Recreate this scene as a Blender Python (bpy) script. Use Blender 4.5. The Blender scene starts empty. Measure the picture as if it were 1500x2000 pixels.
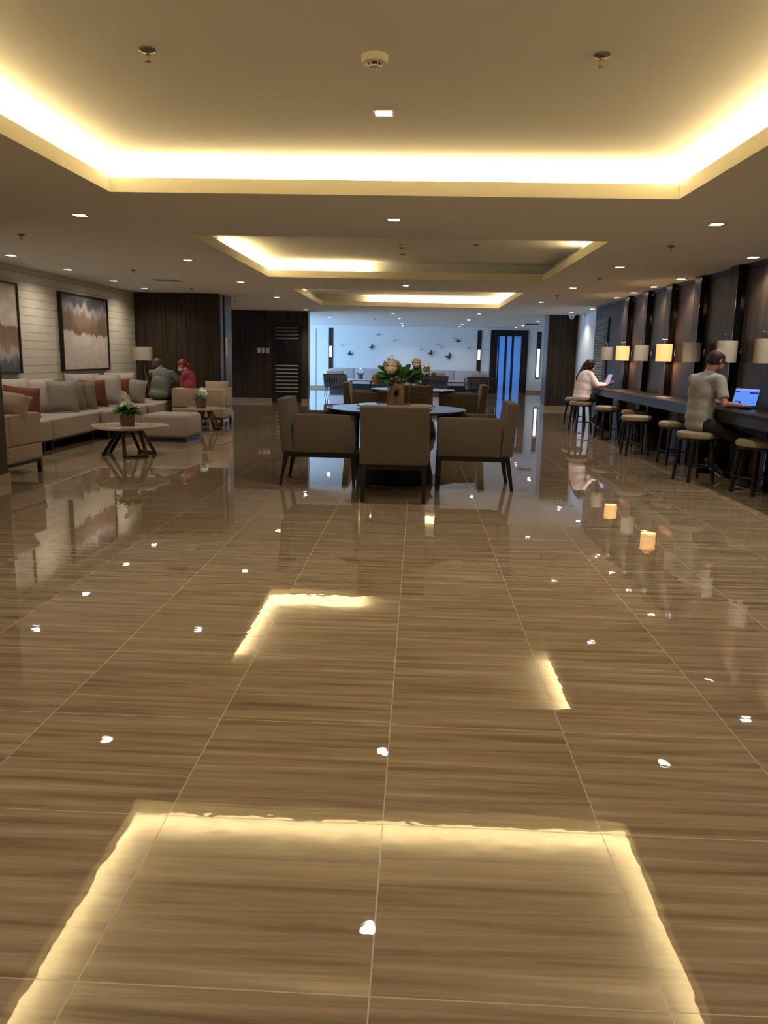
import bpy, bmesh, math, random
from mathutils import Vector, Matrix, Euler, noise
random.seed(7)
SC = bpy.context.scene
COL = SC.collection
PI = math.pi

# ------------------------------------------------------------------ camera
F_PX, PITCH, YAW, ROLL, CAM_H = 1550.0, 0.194228, 0.038830, 0.020932, 1.30
cd = bpy.data.cameras.new('camera')
cam = bpy.data.objects.new('camera', cd)
COL.objects.link(cam)
cd.sensor_fit = 'HORIZONTAL'
cd.sensor_width = 36.0
cd.lens = 36.0 * F_PX / 1500.0
cd.clip_end = 200
_F = Vector((-math.sin(YAW) * math.cos(PITCH), math.cos(YAW) * math.cos(PITCH), -math.sin(PITCH)))
_r0 = Vector((math.cos(YAW), math.sin(YAW), 0))
_u0 = _r0.cross(_F)
_r = math.cos(ROLL) * _r0 + math.sin(ROLL) * _u0
_u = -math.sin(ROLL) * _r0 + math.cos(ROLL) * _u0
m = Matrix((_r, _u, -_F)).transposed().to_4x4()
m.translation = Vector((0, 0, CAM_H))
cam.matrix_world = m
SC.camera = cam
SC.view_settings.view_transform = 'Standard'
SC.view_settings.look = 'None'
SC.view_settings.gamma = 1.0
SC.view_settings.use_curve_mapping = False
SC.view_settings.exposure = 0.30
SC.cycles.max_bounces = 8
SC.cycles.diffuse_bounces = 5
SC.cycles.glossy_bounces = 4
SC.cycles.sample_clamp_indirect = 6.0
SC.cycles.use_denoising = True
SC.cycles.caustics_reflective = False
SC.cycles.caustics_refractive = False

# ------------------------------------------------------------------ world and light levels
W = bpy.data.worlds.new('world'); SC.world = W
W.use_nodes = True
W.node_tree.nodes['Background'].inputs[0].default_value = (0.25, 0.48, 1.0, 1)
W.node_tree.nodes['Background'].inputs[1].default_value = 0.8
P_DOWN = 30.0          # watts of one ceiling downlight
P_WASH = 10.5          # wall washers
LED_COL = (1.0, 0.67, 0.28)
LED = 22.0             # cove strip emission
P_DAY = 760.0          # daylight through the far left window
P_DAY2 = 135.0          # daylight in the corridor behind the far door


def area(name, loc, rot, sx, sy, power, col):
    l = bpy.data.lights.new(name, 'AREA'); l.shape = 'RECTANGLE'
    l.size = sx; l.size_y = sy; l.energy = power; l.color = col
    o = bpy.data.objects.new(name, l); COL.objects.link(o)
    o.location = loc; o.rotation_euler = rot
    return o

area('daylight_far_window', (-8.0, 26.8, 1.25), (0, math.radians(-90), 0), 2.2, 7.6, P_DAY, (0.36, 0.62, 1.0))
area('daylight_corridor', (3.6, 33.2, 2.38), (math.radians(32), 0, 0), 1.8, 1.4, P_DAY2, (0.22, 0.50, 1.0))

# ------------------------------------------------------------------ materials
MATS = {}


def mat(name, col, rough=0.5, metal=0.0, spec=0.5, emit=None, estr=0.0, bump=None, vary=0.0, vscale=8.0,
        stretch=None, trans=0.0, alpha=1.0, sheen=0.0, ior=1.45):
    if name in MATS: return MATS[name]
    M = bpy.data.materials.new(name); M.use_nodes = True
    nt = M.node_tree; b = nt.nodes['Principled BSDF']
    b.inputs['Base Color'].default_value = (*col, 1)
    b.inputs['Roughness'].default_value = rough
    b.inputs['Metallic'].default_value = metal
    b.inputs['Specular IOR Level'].default_value = spec
    b.inputs['IOR'].default_value = ior
    b.inputs['Transmission Weight'].default_value = trans
    b.inputs['Alpha'].default_value = alpha
    b.inputs['Sheen Weight'].default_value = sheen
    if emit:
        b.inputs['Emission Color'].default_value = (*emit, 1)
        b.inputs['Emission Strength'].default_value = estr
    if vary or bump:
        tc = nt.nodes.new('ShaderNodeTexCoord')
        mp = nt.nodes.new('ShaderNodeMapping')
        nt.links.new(tc.outputs['Object'], mp.inputs['Vector'])
        if stretch: mp.inputs['Scale'].default_value = stretch
    if vary:
        n = nt.nodes.new('ShaderNodeTexNoise'); n.inputs['Scale'].default_value = vscale
        n.inputs['Detail'].default_value = 4
        nt.links.new(mp.outputs['Vector'], n.inputs['Vector'])
        r = nt.nodes.new('ShaderNodeValToRGB')
        r.color_ramp.elements[0].position = 0.3; r.color_ramp.elements[1].position = 0.7
        r.color_ramp.elements[0].color = (*[c * (1 - vary) for c in col], 1)
        r.color_ramp.elements[1].color = (*[min(1, c * (1 + vary)) for c in col], 1)
        nt.links.new(n.outputs['Fac'], r.inputs['Fac'])
        nt.links.new(r.outputs['Color'], b.inputs['Base Color'])
    if bump:
        sc, st = bump
        n2 = nt.nodes.new('ShaderNodeTexNoise'); n2.inputs['Scale'].default_value = sc
        nt.links.new(mp.outputs['Vector'], n2.inputs['Vector'])
        bp = nt.nodes.new('ShaderNodeBump'); bp.inputs['Strength'].default_value = st
        bp.inputs['Distance'].default_value = 0.01
        nt.links.new(n2.outputs['Fac'], bp.inputs['Height'])
        nt.links.new(bp.outputs['Normal'], b.inputs['Normal'])
    MATS[name] = M
    return M


def math_node(nt, op, a, b=None, c=None):
    n = nt.nodes.new('ShaderNodeMath'); n.operation = op
    for i, v in enumerate((a, b, c)):
        if v is None: continue
        if isinstance(v, (int, float)): n.inputs[i].default_value = v
        else: nt.links.new(v, n.inputs[i])
    return n.outputs[0]


def floor_material():
    M = bpy.data.materials.new('polished_veined_tile'); M.use_nodes = True
    nt = M.node_tree; b = nt.nodes['Principled BSDF']
    geo = nt.nodes.new('ShaderNodeNewGeometry')
    sp = nt.nodes.new('ShaderNodeSeparateXYZ'); nt.links.new(geo.outputs['Position'], sp.inputs[0])
    TX, TY = 0.6137, 0.6148
    u = math_node(nt, 'DIVIDE', math_node(nt, 'ADD', sp.outputs['X'], 0.678), TX)
    v = math_node(nt, 'DIVIDE', math_node(nt, 'SUBTRACT', sp.outputs['Y'], 1.415), TY)
    fu = math_node(nt, 'FLOOR', u); fv = math_node(nt, 'FLOOR', v)
    du = math_node(nt, 'PINGPONG', u, 0.5); dv = math_node(nt, 'PINGPONG', v, 0.5)
    dmin = math_node(nt, 'MINIMUM', du, dv)
    grout = math_node(nt, 'LESS_THAN', dmin, 0.0027)
    # every tile: its own place in the vein pattern
    cmb = nt.nodes.new('ShaderNodeCombineXYZ'); nt.links.new(fu, cmb.inputs[0]); nt.links.new(fv, cmb.inputs[1])
    wn = nt.nodes.new('ShaderNodeTexWhiteNoise'); wn.noise_dimensions = '3D'; nt.links.new(cmb.outputs[0], wn.inputs['Vector'])
    off = math_node(nt, 'MULTIPLY', wn.outputs['Value'], 40.0)
    vx = math_node(nt, 'ADD', math_node(nt, 'MULTIPLY', sp.outputs['X'], 0.75), off)
    vy = math_node(nt, 'ADD', math_node(nt, 'MULTIPLY', sp.outputs['Y'], 15.0), off)
    cv = nt.nodes.new('ShaderNodeCombineXYZ'); nt.links.new(vx, cv.inputs[0]); nt.links.new(vy, cv.inputs[1])
    n1 = nt.nodes.new('ShaderNodeTexNoise'); n1.inputs['Scale'].default_value = 1.5; n1.inputs['Detail'].default_value = 5
    n1.inputs['Roughness'].default_value = 0.62; n1.inputs['Distortion'].default_value = 0.4
    nt.links.new(cv.outputs[0], n1.inputs['Vector'])
    r = nt.nodes.new('ShaderNodeValToRGB'); cr = r.color_ramp
    cr.elements[0].position = 0.30; cr.elements[0].color = (0.165, 0.115, 0.066, 1)
    cr.elements[1].position = 0.74; cr.elements[1].color = (0.50, 0.40, 0.27, 1)
    e = cr.elements.new(0.45); e.color = (0.275, 0.20, 0.122, 1)
    e = cr.elements.new(0.58); e.color = (0.345, 0.265, 0.172, 1)
    nt.links.new(n1.outputs['Fac'], r.inputs['Fac'])
    mx = nt.nodes.new('ShaderNodeMix'); mx.data_type = 'RGBA'
    nt.links.new(grout, mx.inputs[0]); nt.links.new(r.outputs['Color'], mx.inputs[6])
    mx.inputs[7].default_value = (0.45, 0.37, 0.27, 1)
    nt.links.new(mx.outputs[2], b.inputs['Base Color'])
    rr = math_node(nt, 'ADD', math_node(nt, 'MULTIPLY', grout, 0.35), 0.012)
    nt.links.new(rr, b.inputs['Roughness'])
    b.inputs['IOR'].default_value = 1.7
    b.inputs['Coat Weight'].default_value = 0.55; b.inputs['Coat Roughness'].default_value = 0.01; b.inputs['Coat IOR'].default_value = 1.6
    b.inputs['Specular IOR Level'].default_value = 0.5
    # faint unevenness of the polish, and each tile lying a hair off level
    n2 = nt.nodes.new('ShaderNodeTexNoise'); n2.inputs['Scale'].default_value = 9.0; n2.inputs['Detail'].default_value = 2
    nt.links.new(geo.outputs['Position'], n2.inputs['Vector'])
    t1 = math_node(nt, 'MULTIPLY', math_node(nt, 'SUBTRACT', wn.outputs['Value'], 0.5), math_node(nt, 'MULTIPLY', math_node(nt, 'SUBTRACT', v, fv), 0.22))
    hh = math_node(nt, 'ADD', math_node(nt, 'MULTIPLY', n2.outputs['Fac'], 0.16), t1)
    bp = nt.nodes.new('ShaderNodeBump'); bp.inputs['Strength'].default_value = 1.0; bp.inputs['Distance'].default_value = 0.0018
    nt.links.new(hh, bp.inputs['Height']); nt.links.new(bp.outputs['Normal'], b.inputs['Normal'])
    nt.links.new(bp.outputs['Normal'], b.inputs['Coat Normal'])
    return M


def plank_wall_material(name, col):
    """painted boards with thin horizontal joints"""
    M = bpy.data.materials.new(name); M.use_nodes = True
    nt = M.node_tree; b = nt.nodes['Principled BSDF']
    geo = nt.nodes.new('ShaderNodeNewGeometry')
    sp = nt.nodes.new('ShaderNodeSeparateXYZ'); nt.links.new(geo.outputs['Position'], sp.inputs[0])
    d = math_node(nt, 'PINGPONG', math_node(nt, 'DIVIDE', sp.outputs['Z'], 0.1175), 0.5)
    g = math_node(nt, 'LESS_THAN', d, 0.036)
    mx = nt.nodes.new('ShaderNodeMix'); mx.data_type = 'RGBA'
    nt.links.new(g, mx.inputs[0]); mx.inputs[6].default_value = (*col, 1)
    mx.inputs[7].default_value = (*[c * 0.42 for c in col], 1)
    nt.links.new(mx.outputs[2], b.inputs['Base Color'])
    b.inputs['Roughness'].default_value = 0.5
    return M


def wood_material(name, dark, light, rough=0.35, scale=26.0, boards=0.0, spec=0.5):
    """dark veneer with upright grain; boards > 0 adds upright joints at that spacing"""
    M = bpy.data.materials.new(name); M.use_nodes = True
    nt = M.node_tree; b = nt.nodes['Principled BSDF']
    geo = nt.nodes.new('ShaderNodeNewGeometry')
    mp = nt.nodes.new('ShaderNodeMapping'); mp.inputs['Scale'].default_value = (1, 1, 0.045)
    nt.links.new(geo.outputs['Position'], mp.inputs['Vector'])
    n = nt.nodes.new('ShaderNodeTexNoise'); n.inputs['Scale'].default_value = scale; n.inputs['Detail'].default_value = 6
    n.inputs['Roughness'].default_value = 0.6
    nt.links.new(mp.outputs['Vector'], n.inputs['Vector'])
    r = nt.nodes.new('ShaderNodeValToRGB')
    r.color_ramp.elements[0].position = 0.32; r.color_ramp.elements[0].color = (*dark, 1)
    r.color_ramp.elements[1].position = 0.70; r.color_ramp.elements[1].color = (*light, 1)
    nt.links.new(n.outputs['Fac'], r.inputs['Fac'])
    out = r.outputs['Color']
    if boards:
        sp = nt.nodes.new('ShaderNodeSeparateXYZ'); nt.links.new(geo.outputs['Position'], sp.inputs[0])
        s = math_node(nt, 'ADD', sp.outputs['X'], sp.outputs['Y'])
        g = math_node(nt, 'LESS_THAN', math_node(nt, 'PINGPONG', math_node(nt, 'DIVIDE', s, boards), 0.5), 0.02)
        mx = nt.nodes.new('ShaderNodeMix'); mx.data_type = 'RGBA'
        nt.links.new(g, mx.inputs[0]); nt.links.new(out, mx.inputs[6])
        mx.inputs[7].default_value = (*[c * 0.35 for c in dark], 1)
        out = mx.outputs[2]
    nt.links.new(out, b.inputs['Base Color'])
    b.inputs['Roughness'].default_value = rough
    b.inputs['Specular IOR Level'].default_value = spec
    return M


def painting_material(name, flip=False):
    """abstract canvas: slate top, torn mauve-brown band, pale field; flip turns it over"""
    M = bpy.data.materials.new(name); M.use_nodes = True
    nt = M.node_tree; b = nt.nodes['Principled BSDF']
    tc = nt.nodes.new('ShaderNodeTexCoord')
    sp = nt.nodes.new('ShaderNodeSeparateXYZ'); nt.links.new(tc.outputs['Generated'], sp.inputs[0])
    mp = nt.nodes.new('ShaderNodeMapping'); mp.inputs['Scale'].default_value = (1, 9, 1.6)
    nt.links.new(tc.outputs['Generated'], mp.inputs['Vector'])
    n = nt.nodes.new('ShaderNodeTexNoise'); n.inputs['Scale'].default_value = 1.3; n.inputs['Detail'].default_value = 6
    n.inputs['Roughness'].default_value = 0.6
    nt.links.new(mp.outputs['Vector'], n.inputs['Vector'])
    z = sp.outputs['Z']
    if flip: z = math_node(nt, 'SUBTRACT', 1.0, z)
    # jagged only towards the slate end
    amp = math_node(nt, 'MULTIPLY', math_node(nt, 'SUBTRACT', n.outputs['Fac'], 0.5), math_node(nt, 'MULTIPLY', z, 0.62))
    zz = math_node(nt, 'ADD', z, amp)
    r = nt.nodes.new('ShaderNodeValToRGB'); cr = r.color_ramp
    stops = [(0.0, (0.50, 0.455, 0.39)), (0.44, (0.55, 0.50, 0.43)), (0.475, (0.52, 0.46, 0.39)), (0.50, (0.17, 0.105, 0.07)),
             (0.62, (0.20, 0.13, 0.09)), (0.72, (0.24, 0.165, 0.125)), (0.80, (0.40, 0.35, 0.33)), (0.84, (0.33, 0.30, 0.31)), (0.88, (0.10, 0.105, 0.12)), (1.0, (0.075, 0.08, 0.09))]
    cr.elements[0].position = stops[0][0]; cr.elements[0].color = (*stops[0][1], 1)
    cr.elements[1].position = stops[-1][0]; cr.elements[1].color = (*stops[-1][1], 1)
    for p, c in stops[1:-1]:
        e = cr.elements.new(p); e.color = (*c, 1)
    nt.links.new(zz, r.inputs['Fac'])
    n2 = nt.nodes.new('ShaderNodeTexNoise'); n2.inputs['Scale'].default_value = 9; n2.inputs['Detail'].default_value = 6
    nt.links.new(tc.outputs['Generated'], n2.inputs['Vector'])
    mx = nt.nodes.new('ShaderNodeMix'); mx.data_type = 'RGBA'; mx.blend_type = 'OVERLAY'; mx.inputs[0].default_value = 0.35
    nt.links.new(r.outputs['Color'], mx.inputs[6]); nt.links.new(n2.outputs['Fac'], mx.inputs[7])
    nt.links.new(mx.outputs[2], b.inputs['Base Color'])
    b.inputs['Roughness'].default_value = 0.55
    return M


M_FLOOR = floor_material()
M_CEIL = mat('ceiling_paint', (0.755, 0.79, 0.82), 0.85)
M_LIPGLOW = mat('painted_lip_glow', (0.86, 0.82, 0.66), 0.8)  # cream tone holds the strip glow on the lip, not another paint
M_PLANK = plank_wall_material('painted_plank', (0.54, 0.50, 0.41))
M_WHITEWALL = mat('white_wall_paint', (0.68, 0.70, 0.70), 0.6)
M_WOOD = wood_material('dark_wood_panel', (0.026, 0.018, 0.011), (0.066, 0.047, 0.031), 0.5, 22, 0.21, spec=0.2)
M_WOODR = wood_material('walnut_panel', (0.026, 0.017, 0.012), (0.082, 0.056, 0.040), 0.42, 22, spec=0.14)
M_WOODD = wood_material('dark_desk_wood', (0.014, 0.0105, 0.008), (0.036, 0.027, 0.021), 0.3, 30, spec=0.12)
M_BASE = mat('beige_stone', (0.34, 0.25, 0.16), 0.25)
M_BLACKGLASS = mat('black_glass', (0.006, 0.006, 0.007), 0.06)
M_BLACK = mat('black_metal', (0.012, 0.011, 0.011), 0.4)
M_GREY = mat('grey_metal', (0.16, 0.17, 0.19), 0.3, 0.6)
M_CHROME = mat('chrome', (0.65, 0.65, 0.66), 0.12, 1.0)
M_BRONZE = mat('dark_bronze', (0.15, 0.12, 0.09), 0.35, 0.9)
M_BRASS = mat('brushed_brass', (0.42, 0.28, 0.12), 0.3, 1.0)
M_DARKWOOD = mat('espresso_wood', (0.012, 0.010, 0.009), 0.3, vary=0.3, vscale=12, stretch=(1, 1, 0.2))
M_TAUPE = mat('taupe_upholstery', (0.100, 0.078, 0.056), 0.85, sheen=0.2, bump=(260, 0.25), vary=0.08, vscale=60)
M_SOFA = mat('greige_upholstery', (0.27, 0.225, 0.185), 0.9, sheen=0.2, bump=(220, 0.3), vary=0.08, vscale=50)
M_SAND = mat('sand_upholstery', (0.30, 0.225, 0.155), 0.9, sheen=0.2, bump=(220, 0.3), vary=0.08, vscale=50)
M_CUSH_L = mat('pale_grey_cloth', (0.37, 0.335, 0.30), 0.9, bump=(150, 0.4), vary=0.08, vscale=30)
M_CUSH_G = mat('grey_cloth', (0.22, 0.20, 0.175), 0.9, bump=(150, 0.4), vary=0.08, vscale=30)
M_CUSH_O = mat('olive_cloth', (0.17, 0.15, 0.10), 0.9, bump=(150, 0.4), vary=0.10, vscale=30)
M_CUSH_R = mat('rust_cloth', (0.125, 0.032, 0.013), 0.9, bump=(150, 0.4), vary=0.15, vscale=30)
M_CUSH_M = mat('mustard_cloth', (0.15, 0.09, 0.02), 0.9, bump=(150, 0.4), vary=0.15, vscale=30)
M_STOOL = mat('stone_leather', (0.28, 0.23, 0.165), 0.55, bump=(60, 0.1))
M_TABLETOP = mat('smoked_glass_top', (0.05, 0.045, 0.042), 0.06)
M_SUSAN = mat('pale_glass_disc', (0.50, 0.54, 0.60), 0.06)
M_MARBLE = mat('pale_marble', (0.50, 0.43, 0.34), 0.12, vary=0.12, vscale=5)
M_POT = mat('grey_stone_pot', (0.135, 0.105, 0.085), 0.7, vary=0.1, vscale=40)
M_LEAF = mat('leaf_green', (0.035, 0.14, 0.015), 0.45, vary=0.4, vscale=9)
M_LEAF2 = mat('broad_leaf_green', (0.045, 0.155, 0.025), 0.4, vary=0.4, vscale=9)
M_PETAL = mat('white_petal', (0.88, 0.88, 0.80), 0.6)
M_CREAM = mat('cream_petal', (0.80, 0.72, 0.54), 0.6, vary=0.2, vscale=30)
M_PEACH = mat('peach_petal', (0.58, 0.34, 0.14), 0.6, vary=0.2, vscale=30)
M_STEM = mat('plant_stem', (0.05, 0.07, 0.02), 0.6)
M_TWIG = mat('dry_twig', (0.20, 0.14, 0.07), 0.7)
M_AMBER = mat('amber_wood_box', (0.17, 0.095, 0.045), 0.35, vary=0.2, vscale=18, stretch=(1, 1, 0.2))
M_SHADE = mat('linen_shade', (0.62, 0.57, 0.49), 0.8, bump=(300, 0.15))
M_SHADE_LIT = mat('lit_linen_shade', (0.75, 0.60, 0.38), 0.8, emit=(1.0, 0.46, 0.13), estr=0.95)
M_TUBE = mat('lit_tube', (0.9, 0.9, 0.85), 0.5, emit=(1.0, 0.95, 0.85), estr=0.9)
M_TUBE_D = mat('frosted_tube', (0.62, 0.57, 0.47), 0.4, emit=(1.0, 0.9, 0.7), estr=0.04)
M_LED = mat('led_strip', (1, 1, 1), 0.5, emit=LED_COL, estr=LED)
M_BULB = mat('downlight_lamp', (1, 1, 1), 0.5, emit=(1.0, 0.93, 0.84), estr=26.0)
M_WHITEPL = mat('white_plastic', (0.62, 0.60, 0.56), 0.4)
M_SKIN = mat('skin', (0.42, 0.22, 0.15), 0.55)
M_SKIN2 = mat('pale_skin', (0.52, 0.31, 0.23), 0.55)
M_HAIR = mat('black_hair', (0.014, 0.010, 0.008), 0.45, bump=(90, 0.6), stretch=(1, 1, 0.15))
M_HAIR_G = mat('greying_hair', (0.030, 0.023, 0.018), 0.6, bump=(90, 0.6))
M_HAIR_R = mat('red_hair', (0.22, 0.035, 0.010), 0.5, bump=(90, 0.6), stretch=(1, 1, 0.2))
M_SHIRT_G = mat('sage_grey_shirt', (0.31, 0.315, 0.30), 0.85, bump=(10, 0.5), vary=0.06, vscale=20)
M_SHIRT_D = mat('dull_green_shirt', (0.125, 0.135, 0.115), 0.9, bump=(10, 0.5), vary=0.06, vscale=20)
M_PINK = mat('pale_pink_shirt', (0.88, 0.79, 0.86), 0.85, bump=(10, 0.5), vary=0.05, vscale=20)
M_RED = mat('raspberry_top', (0.30, 0.045, 0.07), 0.85, bump=(10, 0.5), vary=0.25, vscale=30)
M_TROUSER = mat('black_trousers', (0.010, 0.010, 0.011), 0.8, bump=(20, 0.5))
M_SHOE = mat('dark_shoe', (0.022, 0.020, 0.020), 0.5)
M_SOLE = mat('pale_shoe_sole', (0.42, 0.42, 0.43), 0.6)
M_MASK = mat('lilac_mask', (0.30, 0.29, 0.40), 0.8)
M_MASKW = mat('white_mask', (0.72, 0.66, 0.62), 0.8)
M_EYE = mat('eye_dark', (0.02, 0.015, 0.01), 0.2)
M_FRAME = mat('black_picture_frame', (0.014, 0.010, 0.009), 0.35)
M_ROPE = mat('woven_rope', (0.13, 0.12, 0.12), 0.8, bump=(60, 0.5))
M_PLATE = mat('switch_plate', (0.62, 0.60, 0.55), 0.4)
M_GLASS = mat('window_glass', (1, 1, 1), 0.0, trans=1.0)
M_BIRD = mat('pewter_bird', (0.045, 0.040, 0.055), 0.4, 0.3)
M_BIRD2 = mat('pale_bird', (0.42, 0.46, 0.48), 0.5)
M_BANQ = mat('rose_beige_upholstery', (0.42, 0.36, 0.37), 0.9)
M_CEILDARK = mat('vent_grey', (0.10, 0.095, 0.09), 0.6)


# ------------------------------------------------------------------ geometry helpers
class MB:
    def __init__(s): s.bm = bmesh.new()

    def _add(s, fn, M):
        t = bmesh.new(); fn(t); t.transform(M)
        me = bpy.data.meshes.new('t'); t.to_mesh(me); t.free()
        s.bm.from_mesh(me); bpy.data.meshes.remove(me)

    def box(s, c, size, bev=0.0, rot=None, seg=2, taper=None):
        def fn(t):
            bmesh.ops.create_cube(t, size=1.0)
            for v in t.verts:
                k = 1.0
                if taper and v.co.z < 0: k = taper
                v.co = Vector((v.co.x * size[0] * k, v.co.y * size[1] * k, v.co.z * size[2]))
            if bev: bmesh.ops.bevel(t, geom=t.edges[:] + t.verts[:], offset=bev, segments=seg, profile=0.5, affect='EDGES')
        R = (rot if rot is not None else Matrix()).to_4x4()
        s._add(fn, Matrix.Translation(c) @ R)
        return s

    def span(s, a, b, bev=0.0, seg=2):
        a = Vector(a); b = Vector(b)
        return s.box((a + b) / 2, tuple(abs(x) for x in (b - a)), bev, seg=seg)

    def cyl(s, p0, p1, r0, r1=None, seg=16, caps=True):
        p0 = Vector(p0); p1 = Vector(p1); r1 = r0 if r1 is None else r1
        d = p1 - p0; L = d.length
        q = Vector((0, 0, 1)).rotation_difference(d.normalized()).to_matrix().to_4x4()
        s._add(lambda t: bmesh.ops.create_cone(t, cap_ends=caps, segments=seg, radius1=r0, radius2=r1, depth=L),
               Matrix.Translation((p0 + p1) / 2) @ q)
        return s

    def bar(s, p0, p1, w, d=None, w2=None, d2=None, up=(0, 0, 1)):
        """square bar from p0 to p1, tapering to w2 x d2"""
        p0 = Vector(p0); p1 = Vector(p1); d = d or w; w2 = w2 or w; d2 = d2 or d
        z = (p1 - p0).normalized(); x = Vector((1, 0, 0))
        if abs(z.dot(x)) > 0.95: x = Vector((0, 1, 0))
        x = (x - z * x.dot(z)).normalized(); y = z.cross(x)
        vs = []
        for p, a, b in ((p0, w, d), (p1, w2, d2)):
            for sx, sy in ((-1, -1), (1, -1), (1, 1), (-1, 1)):
                vs.append(s.bm.verts.new(p + x * sx * a / 2 + y * sy * b / 2))
        for f in ((3, 2, 1, 0), (4, 5, 6, 7), (0, 1, 5, 4), (1, 2, 6, 5), (2, 3, 7, 6), (3, 0, 4, 7)):
            s.bm.faces.new([vs[i] for i in f])
        return s

    def ball(s, c, r, rot=None, seg=16, rings=10):
        if isinstance(r, (int, float)): r = (r, r, r)
        R = (rot if rot is not None else Matrix()).to_4x4()
        s._add(lambda t: bmesh.ops.create_uvsphere(t, u_segments=seg, v_segments=rings, radius=1.0),
               Matrix.Translation(c) @ R @ Matrix.Diagonal((*r, 1)))
        return s

    def cap(s, p0, r0, p1, r1, seg=12):
        s.cyl(p0, p1, r0, r1, seg); s.ball(p0, r0, seg=seg, rings=8); s.ball(p1, r1, seg=seg, rings=8)
        return s

    def lathe(s, prof, c=(0, 0, 0), seg=32, close=True):
        c = Vector(c); rings = []
        for r, z in prof:
            rings.append([s.bm.verts.new(c + Vector((r * math.cos(2 * PI * i / seg), r * math.sin(2 * PI * i / seg), z))) for i in range(seg)])
        for a, b in zip(rings, rings[1:]):
            for i in range(seg):
                j = (i + 1) % seg
                s.bm.faces.new((a[i], a[j], b[j], b[i]))
        if close:
            s.bm.faces.new(rings[0][::-1]); s.bm.faces.new(rings[-1])
        return s

    def prism(s, pts, z0, z1, c=(0, 0, 0)):
        c = Vector(c)
        a = [s.bm.verts.new(c + Vector((x, y, z0))) for x, y in pts]
        b = [s.bm.verts.new(c + Vector((x, y, z1))) for x, y in pts]
        n = len(pts)
        s.bm.faces.new(a[::-1]); s.bm.faces.new(b)
        for i in range(n): s.bm.faces.new((a[i], a[(i + 1) % n], b[(i + 1) % n], b[i]))
        return s

    def pillow(s, w, h, t, M, n=10, pinch=0.06):
        """scatter cushion: w wide (X), h tall (Z), t thick (Y)"""
        g = {}
        for side in (-1, 1):
            for i in range(n + 1):
                for j in range(n + 1):
                    u = -1 + 2 * i / n; v = -1 + 2 * j / n
                    edge = i in (0, n) or j in (0, n)
                    if edge and side == 1: g[side, i, j] = g[-1, i, j]; continue
                    k = max(0.0, (1 - abs(u) ** 2.6)) ** 0.55 * max(0.0, (1 - abs(v) ** 2.6)) ** 0.55
                    x = u * w / 2 * (1 - pinch * (1 - v * v)); z = v * h / 2 * (1 - pinch * (1 - u * u))
                    g[side, i, j] = s.bm.verts.new(M @ Vector((x, side * t / 2 * k, z)))
        for side in (-1, 1):
            for i in range(n):
                for j in range(n):
                    q = [g[side, i, j], g[side, i + 1, j], g[side, i + 1, j + 1], g[side, i, j + 1]]
                    s.bm.faces.new(q if side == -1 else q[::-1])
        return s

    def mesh(s, name, smooth=None):
        bmesh.ops.recalc_face_normals(s.bm, faces=s.bm.faces[:])
        me = bpy.data.meshes.new(name); s.bm.to_mesh(me); s.bm.free()
        if smooth is not None:
            for p in me.polygons: p.use_smooth = True
            try: me.set_sharp_from_angle(angle=math.radians(smooth))
            except Exception: pass
        return me

    def build(s, name, material, parent=None, smooth=40):
        me = s.mesh(name, smooth); me.materials.append(material)
        o = bpy.data.objects.new(name, me); COL.objects.link(o)
        if parent is not None: o.parent = parent
        return o

    def melt(s, name, material, parent=None, voxel=0.008, smooth=4, disp=0.0):
        """fuse everything in the builder into one continuous surface"""
        me = s.mesh(name)
        t = bpy.data.objects.new('t', me); COL.objects.link(t)
        r = t.modifiers.new('r', 'REMESH'); r.mode = 'VOXEL'; r.voxel_size = voxel
        k = t.modifiers.new('s', 'SMOOTH'); k.factor = 0.5; k.iterations = smooth
        dg = bpy.context.evaluated_depsgraph_get()
        nm = bpy.data.meshes.new_from_object(t.evaluated_get(dg)); nm.name = name
        bpy.data.objects.remove(t); bpy.data.meshes.remove(me)
        if disp:
            for v in nm.vertices:
                v.co += v.normal * disp * (noise.noise(v.co * 9.0) + 0.5 * noise.noise(v.co * 23.0))
        for p in nm.polygons: p.use_smooth = True
        nm.materials.clear(); nm.materials.append(material)
        o = bpy.data.objects.new(name, nm); COL.objects.link(o)
        if parent is not None: o.parent = parent
        return o


def thing(name, label, cat, loc=(0, 0, 0), rz=0.0, group=None):
    o = bpy.data.objects.new(name, None); COL.objects.link(o)
    o.empty_display_size = 0.1
    o.location = loc; o.rotation_euler = (0, 0, rz)
    return tag(o, label, cat, group)


def tag(o, label, cat, group=None):
    o['label'] = label; o['category'] = cat
    if group: o['group'] = group
    return o


def struct(o, label=None):
    o['kind'] = 'structure'
    if label: o['label'] = label
    return o


def dup(root, loc, rz, label, group=None):
    r = root.copy(); COL.objects.link(r); r.location = loc; r.rotation_euler = (0, 0, rz); r['label'] = label
    if group: r['group'] = group
    for ch in list(root.children):
        c = ch.copy(); COL.objects.link(c); c.parent = r
        for g in list(ch.children):
            d = g.copy(); COL.objects.link(d); d.parent = c
    return r


def rotz(a): return Matrix.Rotation(a, 4, 'Z')
def rotx(a): return Matrix.Rotation(a, 4, 'X')
def roty(a): return Matrix.Rotation(a, 4, 'Y')


# ------------------------------------------------------------------ the room
H = 2.43                     # ceiling height
SL = 0.10                    # depth of the cove lip
XL, XR = -5.65, 3.79         # lounge wall, panelled wall
Y0, YB = -5.0, 31.5          # wall behind the camera, far wall
f = MB().span((-9.0, Y0 - 0.2, -0.12), (6.2, 38.0, 0.0)).build('floor', M_FLOOR, smooth=None)
struct(f, 'polished floor of brown veined tiles')

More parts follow.
